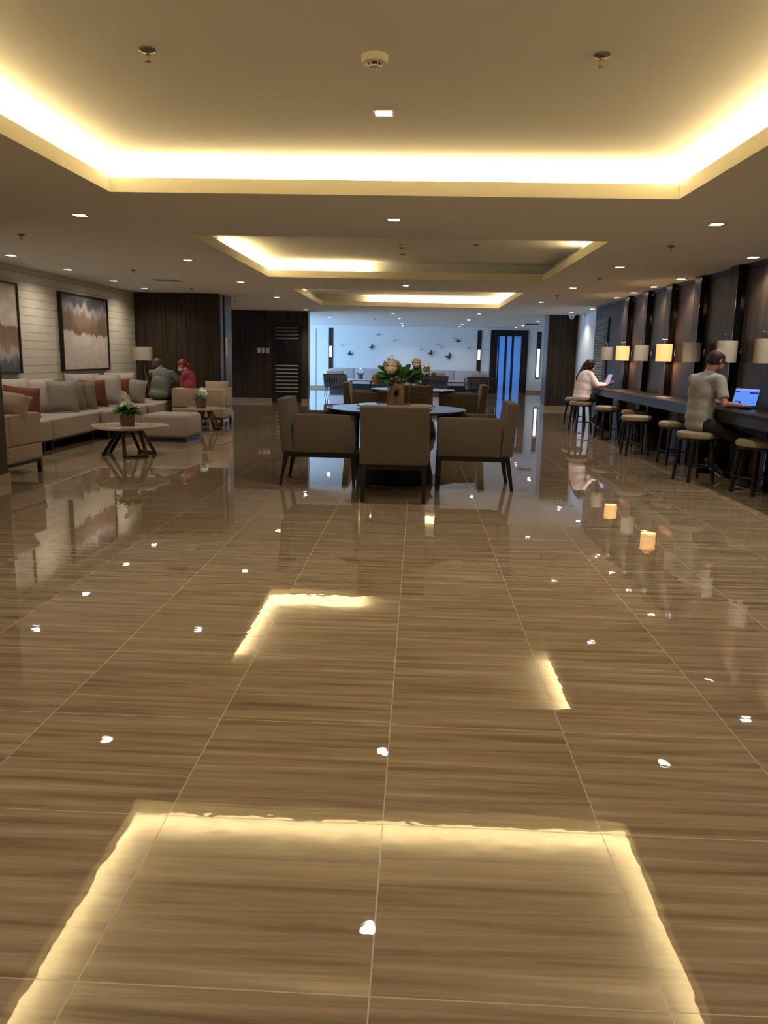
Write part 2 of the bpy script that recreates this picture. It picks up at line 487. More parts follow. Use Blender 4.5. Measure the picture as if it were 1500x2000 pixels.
CX0, CX1 = -2.28, 1.81
COVES = [(1.85, 6.02), (8.12, 12.28), (14.42, 19.0)]
c = MB()
ys = [Y0 - 0.2] + [y for p in COVES for y in p] + [38.0]
c.span((-9.0, ys[0], H), (CX0, ys[-1], H + SL)); c.span((CX1, ys[0], H), (6.2, ys[-1], H + SL))
for i in range(0, len(ys), 2):
    c.span((CX0, ys[i], H), (CX1, ys[i + 1], H + SL))
struct(c.build('ceiling', M_CEIL, smooth=None), 'flat painted ceiling with three sunken light coves')
ZU = 2.675
for k, (ya, yb) in enumerate(COVES):
    t = MB(); g = 0.17; w = 0.03
    t.span((CX0 - g - w, ya - g - w, ZU), (CX1 + g + w, yb + g + w, ZU + 0.03))
    for a, b in (((CX0 - g - w, ya - g - w), (CX0 - g, yb + g + w)), ((CX1 + g, ya - g - w), (CX1 + g + w, yb + g + w)),
                 ((CX0 - g, ya - g - w), (CX1 + g, ya - g)), ((CX0 - g, yb + g), (CX1 + g, yb + g + w))):
        t.span((*a, H + SL), (*b, ZU))
    struct(t.build('trim_%d' % (k + 1), M_CEIL, smooth=None), 'raised tray of a ceiling cove')
    # thin lip lining; its cream colour paints in the glow of the strips
    t = MB(); e = 0.004
    t.span((CX0, ya, H - 0.001), (CX0 + e, yb, H + SL)); t.span((CX1 - e, ya, H - 0.001), (CX1, yb, H + SL))
    t.span((CX0 + e, ya, H - 0.001), (CX1 - e, ya + e, H + SL)); t.span((CX0 + e, yb - e, H - 0.001), (CX1 - e, yb, H + SL))
    struct(t.build('trim_%d' % (k + 4), M_LIPGLOW, smooth=None), 'lip lining of a ceiling cove, warm glow painted in cream')


def strip(a, b, label):
    """an LED strip lying on the ledge"""
    a = Vector(a); b = Vector(b)
    d = b - a; wx = 0.022
    lo = (min(a.x, b.x) - (wx if abs(d.x) < .01 else 0), min(a.y, b.y) - (wx if abs(d.y) < .01 else 0), H + SL)
    hi = (max(a.x, b.x) + (wx if abs(d.x) < .01 else 0), max(a.y, b.y) + (wx if abs(d.y) < .01 else 0), H + SL + 0.02)
    tag(MB().span(lo, hi).build('light_strip', M_LED, smooth=None), label, 'light strip', 'glowing light strips in the ceiling coves')

g = 0.075
(a1, b1), (a2, b2), (a3, b3) = COVES
strip((CX0 - g, a1, 0), (CX0 - g, b1 + 0.1, 0), 'warm light strip along the left edge of the nearest ceiling cove')
strip((CX1 + g, a1, 0), (CX1 + g, b1 + 0.1, 0), 'warm light strip along the right edge of the nearest ceiling cove')
strip((CX0, b1 + g, 0), (CX1, b1 + g, 0), 'warm light strip across the far edge of the nearest ceiling cove')
strip((CX0, a1 - g, 0), (CX1, a1 - g, 0), 'warm light strip across the near edge of the nearest ceiling cove')
strip((CX0 - g, a2 + 1.9, 0), (CX0 - g, b2 + 0.1, 0), 'warm light strip along the left edge of the middle ceiling cove')
strip((CX0, b2 + g, 0), (-0.75, b2 + g, 0), 'warm light strip on the left half of the middle cove\'s far edge')
strip((CX1 + g, a2, 0), (CX1 + g, a2 + 2.1, 0), 'short light strip at the near right corner of the middle ceiling cove')
strip((CX0 - g, a3 + 1.4, 0), (CX0 - g, a3 + 2.9, 0), 'short light strip at the near left corner of the farthest ceiling cove')
strip((-1.2, b3 + g, 0), (CX1, b3 + g, 0), 'warm light strip across the far edge of the farthest ceiling cove')
strip((CX1 + g, a3, 0), (CX1 + g, b3 + 0.1, 0), 'warm light strip along the right edge of the farthest ceiling cove')

# left: plank wall of the lounge, wood block, dark wall with louvred door
struct(MB().span((XL - 0.2, Y0, 0), (XL, 15.95, H)).build('wall_left', M_PLANK, smooth=None), 'pale painted plank wall of the lounge')
struct(MB().span((XL, Y0, 0), (XL + 0.015, 15.95, 0.10)).build('baseboard_left', M_BASE, smooth=None))
bl = MB().span((XL - 0.2, 15.95, 0), (-3.95, 16.98, H))
struct(bl.build('wall_lounge_end', M_WOOD, smooth=None), 'dark wood wall closing the lounge')
struct(MB().span((XL, 15.935, 0), (-3.935, 16.995, 0.10)).build('baseboard_lounge_end', M_BASE, smooth=None))
gm = MB().span((-3.95, 16.0, 0.10), (-3.942, 16.95, H))
struct(gm.build('trim_7', mat('grey_laminate', (0.085, 0.08, 0.082), 0.3), smooth=None), 'grey laminate facing of the wood block')
struct(MB().span((-8.6, 16.98, 0), (-8.4, 22.0, H)).build('wall_side_left', M_WOOD, smooth=None))
dk = MB()
YD = 21.8
dk.span((-8.4, YD, 0), (-3.98, YD + 0.3, H)); dk.span((-3.17, YD, 0), (-3.0, YD + 0.3, H)); dk.span((-3.98, YD, 2.12), (-3.17, YD + 0.3, H))
struct(dk.build('wall_dark_left', M_WOOD, smooth=None), 'dark wood wall with the louvred door')
struct(MB().span((-8.4, YD - 0.015, 0), (-3.98, YD, 0.10)).span((-3.17, YD - 0.015, 0), (-2.985, YD, 0.10)).build('baseboard_dark_left', M_BASE, smooth=None))
struct(MB().span((-3.0, YD - 0.004, 0.10), (-2.985, YD + 0.305, H)).build('trim_8', M_GREY, smooth=None), 'grey end strip of the dark wall')
# louvred door
dr = MB().span((-3.98, YD + 0.02, 0.0), (-3.17, YD + 0.06, 2.12)).build('door_1', M_BLACK, smooth=None)
struct(dr, 'dark door with louvres above and below')
sl = MB()
M_SLAT = mat('pale_louvre', (0.19, 0.17, 0.14), 0.4)
for i in range(4):
    z = 1.98 - i * 0.092
    sl.box((-3.575, YD + 0.012, z), (0.62, 0.035, 0.034), rot=rotx(-0.5))
for i in range(8):
    z = 0.98 - i * 0.10
    sl.box((-3.575, YD + 0.012, z), (0.62, 0.035, 0.034), rot=rotx(-0.5))
sl.build('slats', M_SLAT, dr, smooth=None)
MB().span((-3.86, YD + 0.0, 1.05), (-3.29, YD + 0.03, 1.64)).build('door_panel', M_DARKWOOD, dr, smooth=None)
h_ = MB().box((-3.575, YD - 0.01, 1.5), (0.035, 0.02, 0.19), 0.006); h_.build('door_handle', M_BLACK, dr)
MB().ball((-3.575, YD - 0.02, 1.60), 0.02).build('door_lock', M_CHROME, dr)
for i in range(3):
    p = MB().box((-4.33 + i * 0.118, YD - 0.008, 1.375), (0.09, 0.014, 0.14), 0.004).build('switch_plate', M_PLATE, smooth=30)
    MB().box((-4.33 + i * 0.118, YD - 0.018, 1.375), (0.045, 0.008, 0.07), 0.002).build('rocker', M_WHITEPL, p)
    tag(p, ['leftmost of three switch plates on the dark wood wall', 'middle of three switch plates on the dark wood wall',
            'rightmost of three switch plates on the dark wood wall'][i], 'switch', 'switch plates on the dark wall')

# near-left pillar
struct(MB().span((-4.75, 6.9, 0.10), (-3.99, 7.55, H)).build('wall_pillar_left', M_WOOD, smooth=None), 'dark wood pillar cut by the left edge of the view')
struct(MB().span((-4.765, 6.885, 0), (-3.975, 7.565, 0.10)).build('baseboard_pillar_left', M_BASE, smooth=None))

# right: panelled wall with pilasters
struct(MB().span((XR, Y0, 0.0), (XR + 0.2, 17.75, H)).build('wall_right', M_WOODR, smooth=None), 'walnut panelled wall behind the long desk')
struct(MB().span((XR - 0.012, Y0, 0), (XR, 17.4, 0.08)).build('baseboard_right', M_WOODD, smooth=None))
struct(MB().span((XR - 0.02, Y0, H - 0.05), (XR, 17.4, H)).build('trim_9', M_BLACK, smooth=None), 'black strip standing in for the shadow gap at the top of the panelled wall')  # solid black strip imitates the shade of the gap
for i, yf in enumerate([6.35, 7.57, 8.8, 10.06, 11.3, 12.55, 13.8, 15.0]):
    p = MB().span((XR - 0.085, yf - 0.26, 0), (XR, yf, H)).build('trim_%d' % (10 + i), M_WOODR, smooth=None)
    struct(p, 'shallow wooden pilaster on the panelled wall')
    MB().span((XR - 0.088, yf - 0.275, 0.0), (XR, yf - 0.26, H)).build('mirror_strip', M_BLACKGLASS, p, smooth=None)
    MB().span((XR - 0.010, yf - 0.335, 0.0), (XR - 0.001, yf - 0.275, H - 0.05)).build('dark_glass', M_BLACKGLASS, p, smooth=None)
# louvred panel at the far end of the panelled wall
lv = MB().span((XR - 0.03, 16.45, 0.82), (XR, 17.55, 2.14)).build('door_2', M_BLACK, smooth=None)
struct(lv, 'dark louvred panel at the end of the panelled wall')
sl = MB()
for i in range(22):
    z = 2.05 - i * 0.054 - (0.05 * (4 - i) * -1 if i < 4 else 0) * 0
    if i in (1, 3): continue
    sl.box((XR - 0.045, 17.0, z), (0.03, 0.86, 0.024), rot=roty(0.5))
sl.build('slats', mat('light_louvre', (0.34, 0.33, 0.30), 0.4), lv, smooth=None)

# far right: white wall, wooden pillar, far lobby
struct(MB().span((XR, 17.75, 0), (4.2, 17.8, H)).build('wall_return_right', M_WHITEWALL, smooth=None))
struct(MB().span((4.1, 17.8, 0), (4.3, 21.4, H)).build('wall_white_right', M_WHITEWALL, smooth=None), 'white wall between the panelled wall and the far pillar')
struct(MB().span((3.36, 21.3, 0.10), (4.3, 22.0, H)).build('wall_pillar_right', M_WOOD, smooth=None), 'dark wood pillar at the far right')
struct(MB().span((3.345, 21.285, 0), (4.3, 22.015, 0.10)).build('baseboard_pillar_right', M_BASE, smooth=None))
struct(MB().span((3.345, 21.31, 0.10), (3.36, 21.99, H)).build('trim_20', M_GREY, smooth=None), 'grey metal side of the far right pillar')
struct(MB().span((5.2, 21.4, 0), (5.4, YB, H)).build('wall_lobby_right', M_WHITEWALL, smooth=None))
struct(MB().span((4.3, 21.4, 0), (5.2, 21.6, H)).build('wall_lobby_return', M_WHITEWALL, smooth=None))
# far wall with the doorway
DX0, DX1, DZ = 3.03, 3.93, 2.14
bw = MB()
bw.span((-8.6, YB, 0), (DX0, YB + 0.2, H)); bw.span((DX1, YB, 0), (5.4, YB + 0.2, H)); bw.span((DX0, YB, DZ), (DX1, YB + 0.2, H))
struct(bw.build('wall_far', M_WHITEWALL, smooth=None), 'pale far wall with metal birds')
struct(MB().span((-8.4, YB - 0.015, 0), (2.76, YB, 0.10)).span((4.2, YB - 0.015, 0), (5.2, YB, 0.10)).build('baseboard_far', M_BASE, smooth=None))
fr = MB()
fr.span((2.76, YB - 0.05, 0), (DX0, YB + 0.01, 2.36)); fr.span((DX1, YB - 0.05, 0), (4.2, YB + 0.01, 2.36)); fr.span((DX0, YB - 0.05, DZ), (DX1, YB + 0.01, 2.36))
d2 = struct(fr.build('door_3', M_WOODD, smooth=None), 'wide dark door surround at the far right')
mu = MB()
for x in (DX0 + 0.03, 3.32, 3.58):
    mu.span((x, YB + 0.06, 0), (x + (0.05 if x < 3.1 else 0.09), YB + 0.12, DZ))
mu.build('mullions', M_BLACK, d2, smooth=None)
MB().span((DX0, YB + 0.08, 0), (DX1, YB + 0.09, DZ)).build('pane', M_GLASS, d2, smooth=None)
struct(MB().span((2.4, 37.0, 0), (4.9, 37.2, H)).span((2.3, YB + 0.2, 0), (2.4, 37.2, H)).span((4.9, YB + 0.2, 0), (5.0, 37.2, H)).build('wall_corridor', mat('corridor_paint', (0.42, 0.55, 0.75), 0.6), smooth=None), 'blue lit corridor behind the far door')
# far left window wall (outside the view) that lets the daylight in
struct(MB().span((-7.9, YD + 0.3, 0), (-7.7, 23.0, H)).span((-7.9, 30.6, 0), (-7.7, YB, H)).span((-7.9, 23.0, 0), (-7.7, 30.6, 0.1)).span((-7.9, 23.0, 2.35), (-7.7, 30.6, H)).build('wall_lobby_left', M_WHITEWALL, smooth=None))
wn = MB()
for i in range(6):
    y = 23.0 + i * 1.52 - (0.06 if i == 5 else 0)
    wn.span((-7.83, y, 0.1), (-7.77, y + 0.06, 2.35))
wn.span((-7.83, 23.0, 0.1), (-7.77, 30.6, 0.16)); wn.span((-7.83, 23.0, 2.29), (-7.77, 30.6, 2.35))
w_ = struct(wn.build('window_1', M_GREY, smooth=None), 'tall window of the far lobby')
# wall behind the camera
struct(MB().span((-8.6, Y0 - 0.2, 0), (5.4, Y0, H)).build('wall_back', M_PLANK, smooth=None))
# joint of the far wall panel, upright
struct(MB().span((-4.02, YB - 0.006, 0.1), (-4.0, YB, 2.3)).build('trim_21', M_GREY, smooth=None), 'thin upright joint in the far wall')


# ------------------------------------------------------------------ ceiling fittings
def make_downlight():
    t = thing('downlight', '', 'downlight', (0, 0, 0))
    w = 0.062
    b = MB(); 
    for a0, a1_ in (((-w, -w), (w, -w + 0.012)), ((-w, w - 0.012), (w, w)), ((-w, -w + 0.012), (-w + 0.012, w - 0.012)), ((w - 0.012, -w + 0.012), (w, w - 0.012))):
        b.span((*a0, -0.008), (*a1_, 0.0))
    b.build('trim_ring', M_WHITEPL, t, smooth=None)
    MB().lathe([(0.0001, -0.006), (0.030, -0.006), (0.040, -0.003), (0.050, -0.001)], seg=20, close=False).build('lamp', M_BULB, t)
    return t

DL0 = make_downlight(); first = [True]


def spot(x, y, z, power, ang, blend, parent, col=(1.0, 0.88, 0.74)):
    l = bpy.data.lights.new('downlight_beam', 'SPOT'); l.energy = power; l.spot_size = math.radians(ang); l.spot_blend = blend
    l.color = col; l.shadow_soft_size = 0.03
    o = bpy.data.objects.new('downlight_beam', l); COL.objects.link(o)
    o.location = (0, 0, -0.015)
    o.parent = parent


def downlight(x, y, label, z=H, power=P_DOWN, ang=125, blend=0.7, group='recessed ceiling downlights', col=(1.0, 0.88, 0.74)):
    if first[0]:
        o = DL0; first[0] = False; o.location = (x, y, z); o['label'] = label; o['group'] = group
    else:
        o = dup(DL0, (x, y, z), 0, label, group)
    if power > 1: spot(x, y, z, power, ang, blend, o, col)

# order is far to near within each line so that labels can count
ordn = ['first', 'second', 'third', 'fourth', 'fifth', 'sixth', 'seventh', 'eighth']
for i, y in enumerate([7.02, 10.25, 13.25, 16.6]):
    downlight(-2.92, y, 'square downlight in the ceiling row left of the coves, %s counting away from the viewer' % ordn[i])
    downlight(2.43, y, 'square downlight in the ceiling row right of the coves, %s counting away from the viewer' % ordn[i])
downlight(-0.24, 7.02, 'square downlight between the nearest and the middle ceiling cove')
downlight(-0.24, 13.35, 'square downlight between the middle and the farthest ceiling cove')
downlight(-0.24, 4.92, 'square downlight inside the nearest ceiling cove', z=ZU)
downlight(-0.24, 16.8, 'square downlight inside the farthest ceiling cove', z=ZU)
for i, (x, y) in enumerate([(-2.95, 21.0), (-0.72, 21.9), (1.55, 21.4)]):
    downlight(x, y, ['small downlight near the end of the dark wall', 'small downlight just beyond the farthest cove, left of centre', 'small downlight just beyond the farthest cove, right of centre'][i])
for i, y in enumerate([24.9, 28.4, 30.4]):
    for x, n in ((-2.75 if i == 0 else None, 'left'), (-0.62, 'middle'), (1.49, 'right'), (3.58, 'far right')):
        if x is None: continue
        downlight(x, y, 'tiny downlight of the far lobby, %s line, %s row' % (n, ordn[i]), col=(1.0, 0.92, 0.82), power=P_DOWN * (0.4, 0.3, 0.015)[i], ang=(120, 110, 60)[i])
for i, y in enumerate([10.04, 11.69, 13.43, 14.95]):
    downlight(-5.08, y, 'downlight washing the plank wall of the lounge, %s from the viewer' % ordn[i], power=P_WASH * 1.5, ang=150, blend=0.35, group='downlights washing the plank wall')
for i, y in enumerate([8.02, 9.1, 11.52, 12.8, 13.95, 15.15]):
    downlight(3.58, y, 'downlight washing the walnut panels above the long desk, %s from the viewer' % ordn[i], power=P_WASH * 0.8, ang=140, blend=0.5, group='downlights washing the walnut wall', col=(1.0, 0.90, 0.82))
downlight(3.86, 18.5, 'downlight washing the white wall beyond the desk', power=P_WASH, ang=140, group='recessed ceiling downlights', col=(1.0, 0.95, 0.88))
downlight(3.70, 20.1, 'downlight in front of the far right pillar', power=P_WASH, ang=120)
downlight(-5.08, 19.6, 'added downlight hidden behind the wood block, brightening the dark wall', power=P_DOWN)  # this and the next are unseen lamps added to warm the dark wall
downlight(-5.08, 18.0, 'added downlight hidden behind the wood block, nearer one', power=P_DOWN)
for x, y in ((-2.92, 3.8), (2.43, 3.8), (-2.92, 0.6), (2.43, 0.6), (-2.92, -2.6), (2.43, -2.6), (-0.24, 0.6), (-5.08, 8.3), (3.58, 6.8), (3.58, 5.6), (3.58, 4.4)):  # unseen downlights added around the view to light the room
    o = dup(DL0, (x, y, H), 0, 'square downlight added out of the picture for lighting', 'added downlights out of the picture')
    spot(x, y, H, P_DOWN, 125, 0.7, o)


def sprinkler(x, y, z, label):
    t = thing('sprinkler', label, 'sprinkler', (x, y, z), 0, 'ceiling sprinklers')
    MB().lathe([(0.038, 0.0), (0.038, -0.006), (0.024, -0.014), (0.010, -0.016)], seg=20).build('escutcheon', M_GREY, t)
    b = MB(); b.cyl((0, 0, -0.014), (0, 0, -0.028), 0.006)
    for s in (-1, 1):
        b.cyl((s * 0.008, 0, -0.02), (s * 0.010, 0, -0.036), 0.0022, seg=8); b.cyl((s * 0.010, 0, -0.036), (0, 0, -0.05), 0.0022, seg=8)
    b.build('frame_arms', M_BRASS, t)
    MB().lathe([(0.0001, -0.05), (0.015, -0.05), (0.015, -0.053), (0.0001, -0.053)], seg=16).build('deflector', M_BRASS, t)

sprinkler(-1.30, 3.98, ZU, 'sprinkler at the upper left of the nearest cove')
sprinkler(0.80, 4.01, ZU, 'sprinkler at the upper right of the nearest cove')
for i, (x, y) in enumerate([(-4.05, 8.25), (-4.10, 11.6), (-4.14, 14.7), (-4.13, 18.1)]):
    sprinkler(x, y, H, 'sprinkler over the left lounge side, %s from the viewer' % ordn[i])
for i, (x, y) in enumerate([(2.47, 8.35), (2.50, 11.65), (2.46, 14.9)]):
    sprinkler(x, y, H, 'sprinkler right of the coves, %s from the viewer' % ordn[i])
sprinkler(0.67, 10.3, ZU, 'small sprinkler inside the middle ceiling cove')
for i, (x, y) in enumerate([(1.6, 24.0), (-1.4, 25.2)]):
    sprinkler(x, y, H, ['sprinkler of the far lobby, right one', 'sprinkler of the far lobby, left one'][i])


def smoke(x, y, z, label):
    t = thing('smoke_detector', label, 'smoke detector', (x, y, z), 0, 'smoke detectors in the ceiling coves')
    MB().lathe([(0.062, 0.0), (0.062, -0.022), (0.056, -0.032), (0.040, -0.036)], seg=28).build('housing', M_WHITEPL, t)
    MB().lathe([(0.034, -0.036), (0.030, -0.046)], seg=20).build('vent_ring', M_BLACK, t)
    MB().lathe([(0.030, -0.046), (0.028, -0.052), (0.010, -0.055)], seg=20).build('cap', M_WHITEPL, t)
    b = MB()
    for k in range(6):
        a = k * PI / 3; b.cyl((0.033 * math.cos(a), 0.033 * math.sin(a), -0.034), (0.030 * math.cos(a), 0.030 * math.sin(a), -0.048), 0.003, seg=6)
    b.build('ribs', M_WHITEPL, t)

smoke(-0.245, 4.04, ZU, 'round white smoke detector in the nearest ceiling cove')
smoke(-0.25, 10.45, ZU, 'round white smoke detector in the middle ceiling cove')
v = MB().box((0, 0, 0), (0.09, 0.05, 0.008), 0.003).build('ceiling_slot', M_CEILDARK); v.location = (-0.255, 11.4, ZU - 0.004)
tag(v, 'small dark slot in the middle ceiling cove beyond the smoke detector', 'vent')
vt = thing('access_panel', 'flat grey panel in the ceiling over the lounge', 'ceiling panel', (-4.11, 13.2, H))
b = MB(); b.box((0, 0, -0.004), (0.40, 0.30, 0.006)); b.build('panel_plate', mat('panel_paint', (0.36, 0.34, 0.32), 0.8), vt, smooth=None)
MB().span((-0.2, -0.157, -0.008), (0.2, -0.15, 0)).span((-0.2, 0.15, -0.008), (0.2, 0.157, 0)).build('panel_edge', M_CEILDARK, vt, smooth=None)
vt = thing('ceiling_vent', 'dark square vent in the ceiling near the far door', 'vent', (3.72, 27.1, H))
b = MB()
for k in range(5): b.box((0, -0.16 + k * 0.08, -0.012), (0.42, 0.02, 0.02))
b.build('vent_slats', M_GREY, vt, smooth=None)
MB().span((-0.22, -0.22, -0.004), (0.22, 0.22, 0)).build('vent_backing', M_BLACK, vt, smooth=None)
cc = thing('dome_camera', 'small white dome camera on the ceiling by the far right pillar', 'camera', (3.80, 20.6, H))
MB().lathe([(0.085, 0.0), (0.085, -0.05), (0.07, -0.06)], seg=24).build('mount', M_WHITEPL, cc)
MB().ball((0, 0, -0.075), (0.06, 0.06, 0.065)).build('dome', M_WHITEPL, cc)
MB().ball((-0.02, -0.05, -0.09), 0.022).build('lens', M_BLACK, cc)
ex = thing('hanging_sign', 'small white sign hanging left of the far door', 'sign', (2.60, 30.8, H))
MB().box((0, 0, -0.17), (0.16, 0.03, 0.20), 0.004).build('sign_plate', mat('pale_sign', (0.6, 0.65, 0.7), 0.4), ex)
MB().cyl((0, 0, -0.08), (0, 0, 0), 0.006).build('hanger', M_GREY, ex)


# ------------------------------------------------------------------ wall fittings
def wall_tube(name, loc, rz, zs, label, lit, w=0.13):
    """flush black upright light with a pale tube in the middle; zs = strip bottom, tube bottom, tube top, strip top"""
    t = thing(name, label, 'wall light', loc, rz, 'upright wall lights')
    b0, t0, t1, b1 = zs
    MB().span((-w / 2, -0.02, b0), (w / 2, 0.0, b1)).build('backing', M_BLACK, t, smooth=None)
    MB().span((-w * 0.32, -0.05, t0), (w * 0.32, -0.02, t1), 0.008).build('tube', M_TUBE if lit else M_TUBE_D, t)
    MB().span((-w / 2 - 0.004, -0.03, t1), (w / 2 + 0.004, -0.02, t1 + 0.02)).span((-w / 2 - 0.004, -0.03, t0 - 0.02), (w / 2 + 0.004, -0.02, t0)).build('clips', M_GREY, t, smooth=None)

wall_tube('wall_light', (-3.43, YB, 0), 0, (0.75, 1.22, 1.63, 2.33), 'upright black wall light left of the metal birds', True, 0.16)
wall_tube('wall_light', (2.33, YB, 0), 0, (0.75, 1.22, 1.60, 2.33), 'upright black wall light right of the metal birds', True, 0.16)
wall_tube('wall_light', (4.62, YB, 0), 0, (0.55, 0.60, 1.68, 2.33), 'tall upright wall light right of the far door', True, 0.16)
wall_tube('wall_light', (-3.942, 16.30, 0), PI / 2, (0.10, 1.23, 1.60, 2.42), 'slim unlit wall light on the grey side of the wood block', False, 0.09)


def bird(x, z, s, a, dark, label):
    o = thing('metal_bird', label, 'wall ornament', (x, YB - 0.05, z), 0, 'metal birds on the far wall')
    M_ = M_BIRD if dark else M_BIRD2
    R = Matrix.Rotation(a, 4, 'Y')
    b = MB(); b.ball((0, 0, 0), (0.075 * s, 0.022 * s, 0.028 * s), rot=R, seg=12, rings=8)
    b.ball(R @ Vector((0.075 * s, 0, 0.012 * s)), (0.024 * s, 0.02 * s, 0.02 * s))
    b.build('body', M_, o)
    for sg, nm in ((1, 'wing'), (-1, 'wing')):
        w = MB()
        pts = [(-0.035, 0.0), (0.035, 0.0), (0.03, 0.06), (-0.01, 0.13), (-0.05, 0.17), (-0.045, 0.08)]
        vs = [R @ Vector((px * s, 0.0, pz * s)) for px, pz in pts]
        fr_ = [w.bm.verts.new(v + Vector((0, -abs(v.z) * 0.25 * sg - 0.004, 0))) for v in vs]
        bk = [w.bm.verts.new(v + Vector((0, -abs(v.z) * 0.25 * sg + 0.004, 0)) * 1.0) for v in vs]
        n = len(pts); w.bm.faces.new(fr_); w.bm.faces.new(bk[::-1])
        for i in range(n): w.bm.faces.new((fr_[i], fr_[(i + 1) % n], bk[(i + 1) % n], bk[i]))
        wo = w.build(nm, M_, o, smooth=None)
        if sg == -1: wo.rotation_euler = (0, PI * 0.42, 0)
    tl = MB(); tl.bar(R @ Vector((-0.06 * s, 0, 0)), R @ Vector((-0.12 * s, 0, 0.0)), 0.012 * s, 0.012 * s, 0.012 * s, 0.05 * s)
    tl.build('tail', M_, o, smooth=None)


def far_x(px, py):   # photograph position on the far wall
    x = (px - 750) / F_PX; y = (1000 - py) / F_PX
    d = _F + _r * x + _u * y
    k = YB / d.y
    return d.x * k, d.z * k + CAM_H

birds = [(667, 675, .8, .2, 0, 'faint bird left of the lowest left dark bird'), (682, 692, 1.1, .5, 1, 'dark bird low on the left of the flock, flying level'),
         (727, 679, 1.1, -1.2, 1, 'dark bird with raised wing above the flower arrangement\'s left side'), (737, 655, 1.0, .1, 0, 'faint bird highest on the left'),
         (770, 665, .8, .3, 0, 'faint bird right of the highest left one'), (765, 697, .9, -.8, 0, 'faint bird just above the cream flower'),
         (821, 683, .7, .1, 0, 'faint bird above the right end of the flowers'), (842, 691, 1.1, -1.2, 1, 'dark upright bird, middle one of the right-hand flock'),
         (854, 673, .8, .1, 0, 'faint bird above the dark upright middle bird'), (862, 679, .8, -.2, 0, 'faint bird in the middle of the right-hand flock'),
         (885, 661, .8, .2, 0, 'faint bird highest on the right'), (894, 667, .9, .1, 1, 'small dark bird beside the highest right one'),
         (878, 698, 1.4, -1.1, 1, 'largest dark bird, lowest on the right'), (915, 680, .8, -.1, 0, 'faint bird farthest to the right')]
for px, py, s, a, dk_, lb in birds:
    x, z = far_x(px, py); bird(x, z, s * (0.85 if dk_ else 0.62), a, dk_, lb)


def painting(y0, y1, z0, z1, m_, label):
    t = thing('painting', label, 'painting', (XL, (y0 + y1) / 2, z0), 0, 'framed abstract paintings on the plank wall')
    hy = (y1 - y0) / 2; hz = z1 - z0; fw = 0.028; d = 0.065
    b = MB()
    b.span((0, -hy, 0), (d, -hy + fw, hz)); b.span((0, hy - fw, 0), (d, hy, hz)); b.span((0, -hy + fw, 0), (d, hy - fw, fw)); b.span((0, -hy + fw, hz - fw), (d, hy - fw, hz))
    b.build('picture_frame', M_FRAME, t, smooth=None)
    MB().span((0.005, -hy + fw, fw), (0.045, hy - fw, hz - fw)).build('canvas', m_, t, smooth=None)

painting(12.53, 14.43, 0.955, 2.185, painting_material('canvas_slate_top'), 'large framed abstract painting, slate above, brown band, pale below')
painting(9.27, 11.18, 0.955, 2.185, painting_material('canvas_slate_bottom', True), 'framed abstract painting cut off by the left pillar, dark at the bottom')


def sconce(y, lit, label):
    t = thing('wall_lamp', label, 'wall lamp', (3.62, y, 1.43), 0, 'drum shaded lamps above the desk')
    sh = MB(); r = 0.112; hh = 0.125
    sh.lathe([(r, -hh), (r + 0.002, hh), (r - 0.002, hh), (r - 0.004, -hh)], seg=36, close=False)
    sh.bm.verts.ensure_lookup_table()
    sh.build('lamp_shade', M_SHADE_LIT if lit else M_SHADE, t)
    MB().cyl((0, 0, 0.0), (0, 0, 0.20), 0.007).build('stem', M_CHROME, t)
    MB().cyl((-0.038, 0, 0.20), (0.038, 0, 0.20), 0.007).build('finial', M_CHROME, t)
    MB().cyl((0, 0, 0.0), (0.165, 0, 0.0), 0.007).build('arm', M_CHROME, t)
    MB().box((0.160, 0, 0.0), (0.018, 0.05, 0.09), 0.004).build('wall_plate', M_CHROME, t)
    MB().ball((0, 0, 0.02), (0.03, 0.03, 0.045)).build('bulb', mat('lit_bulb', (1, 1, 1), .5, emit=(1, .62, .25), estr=20) if lit else M_WHITEPL, t)
    if lit:
        l = bpy.data.lights.new('lamp_glow', 'POINT'); l.energy = 8.0; l.color = (1.0, 0.62, 0.30); l.shadow_soft_size = 0.04
        o = bpy.data.objects.new('lamp_glow', l); COL.objects.link(o); o.parent = t; o.location = (0, 0, -0.06)

for i, (y, lit) in enumerate([(15.73, 0), (14.56, 1), (13.34, 0), (12.13, 1), (10.91, 0), (9.69, 0), (8.62, 0), (7.3, 0)]):
    sconce(y, lit, ['unlit drum lamp farthest from the viewer, before the louvred panel', 'glowing drum lamp farther from the viewer, smaller of the two lit ones',
                    'unlit drum lamp between the two glowing ones', 'glowing drum lamp nearer to the viewer, larger of the two lit ones',
                    'unlit drum lamp left of the seated man\'s head', 'unlit drum lamp partly behind the seated man\'s head',
                    'unlit drum lamp cut by the right edge of the picture', 'unlit drum lamp out of the picture on the right'][i])

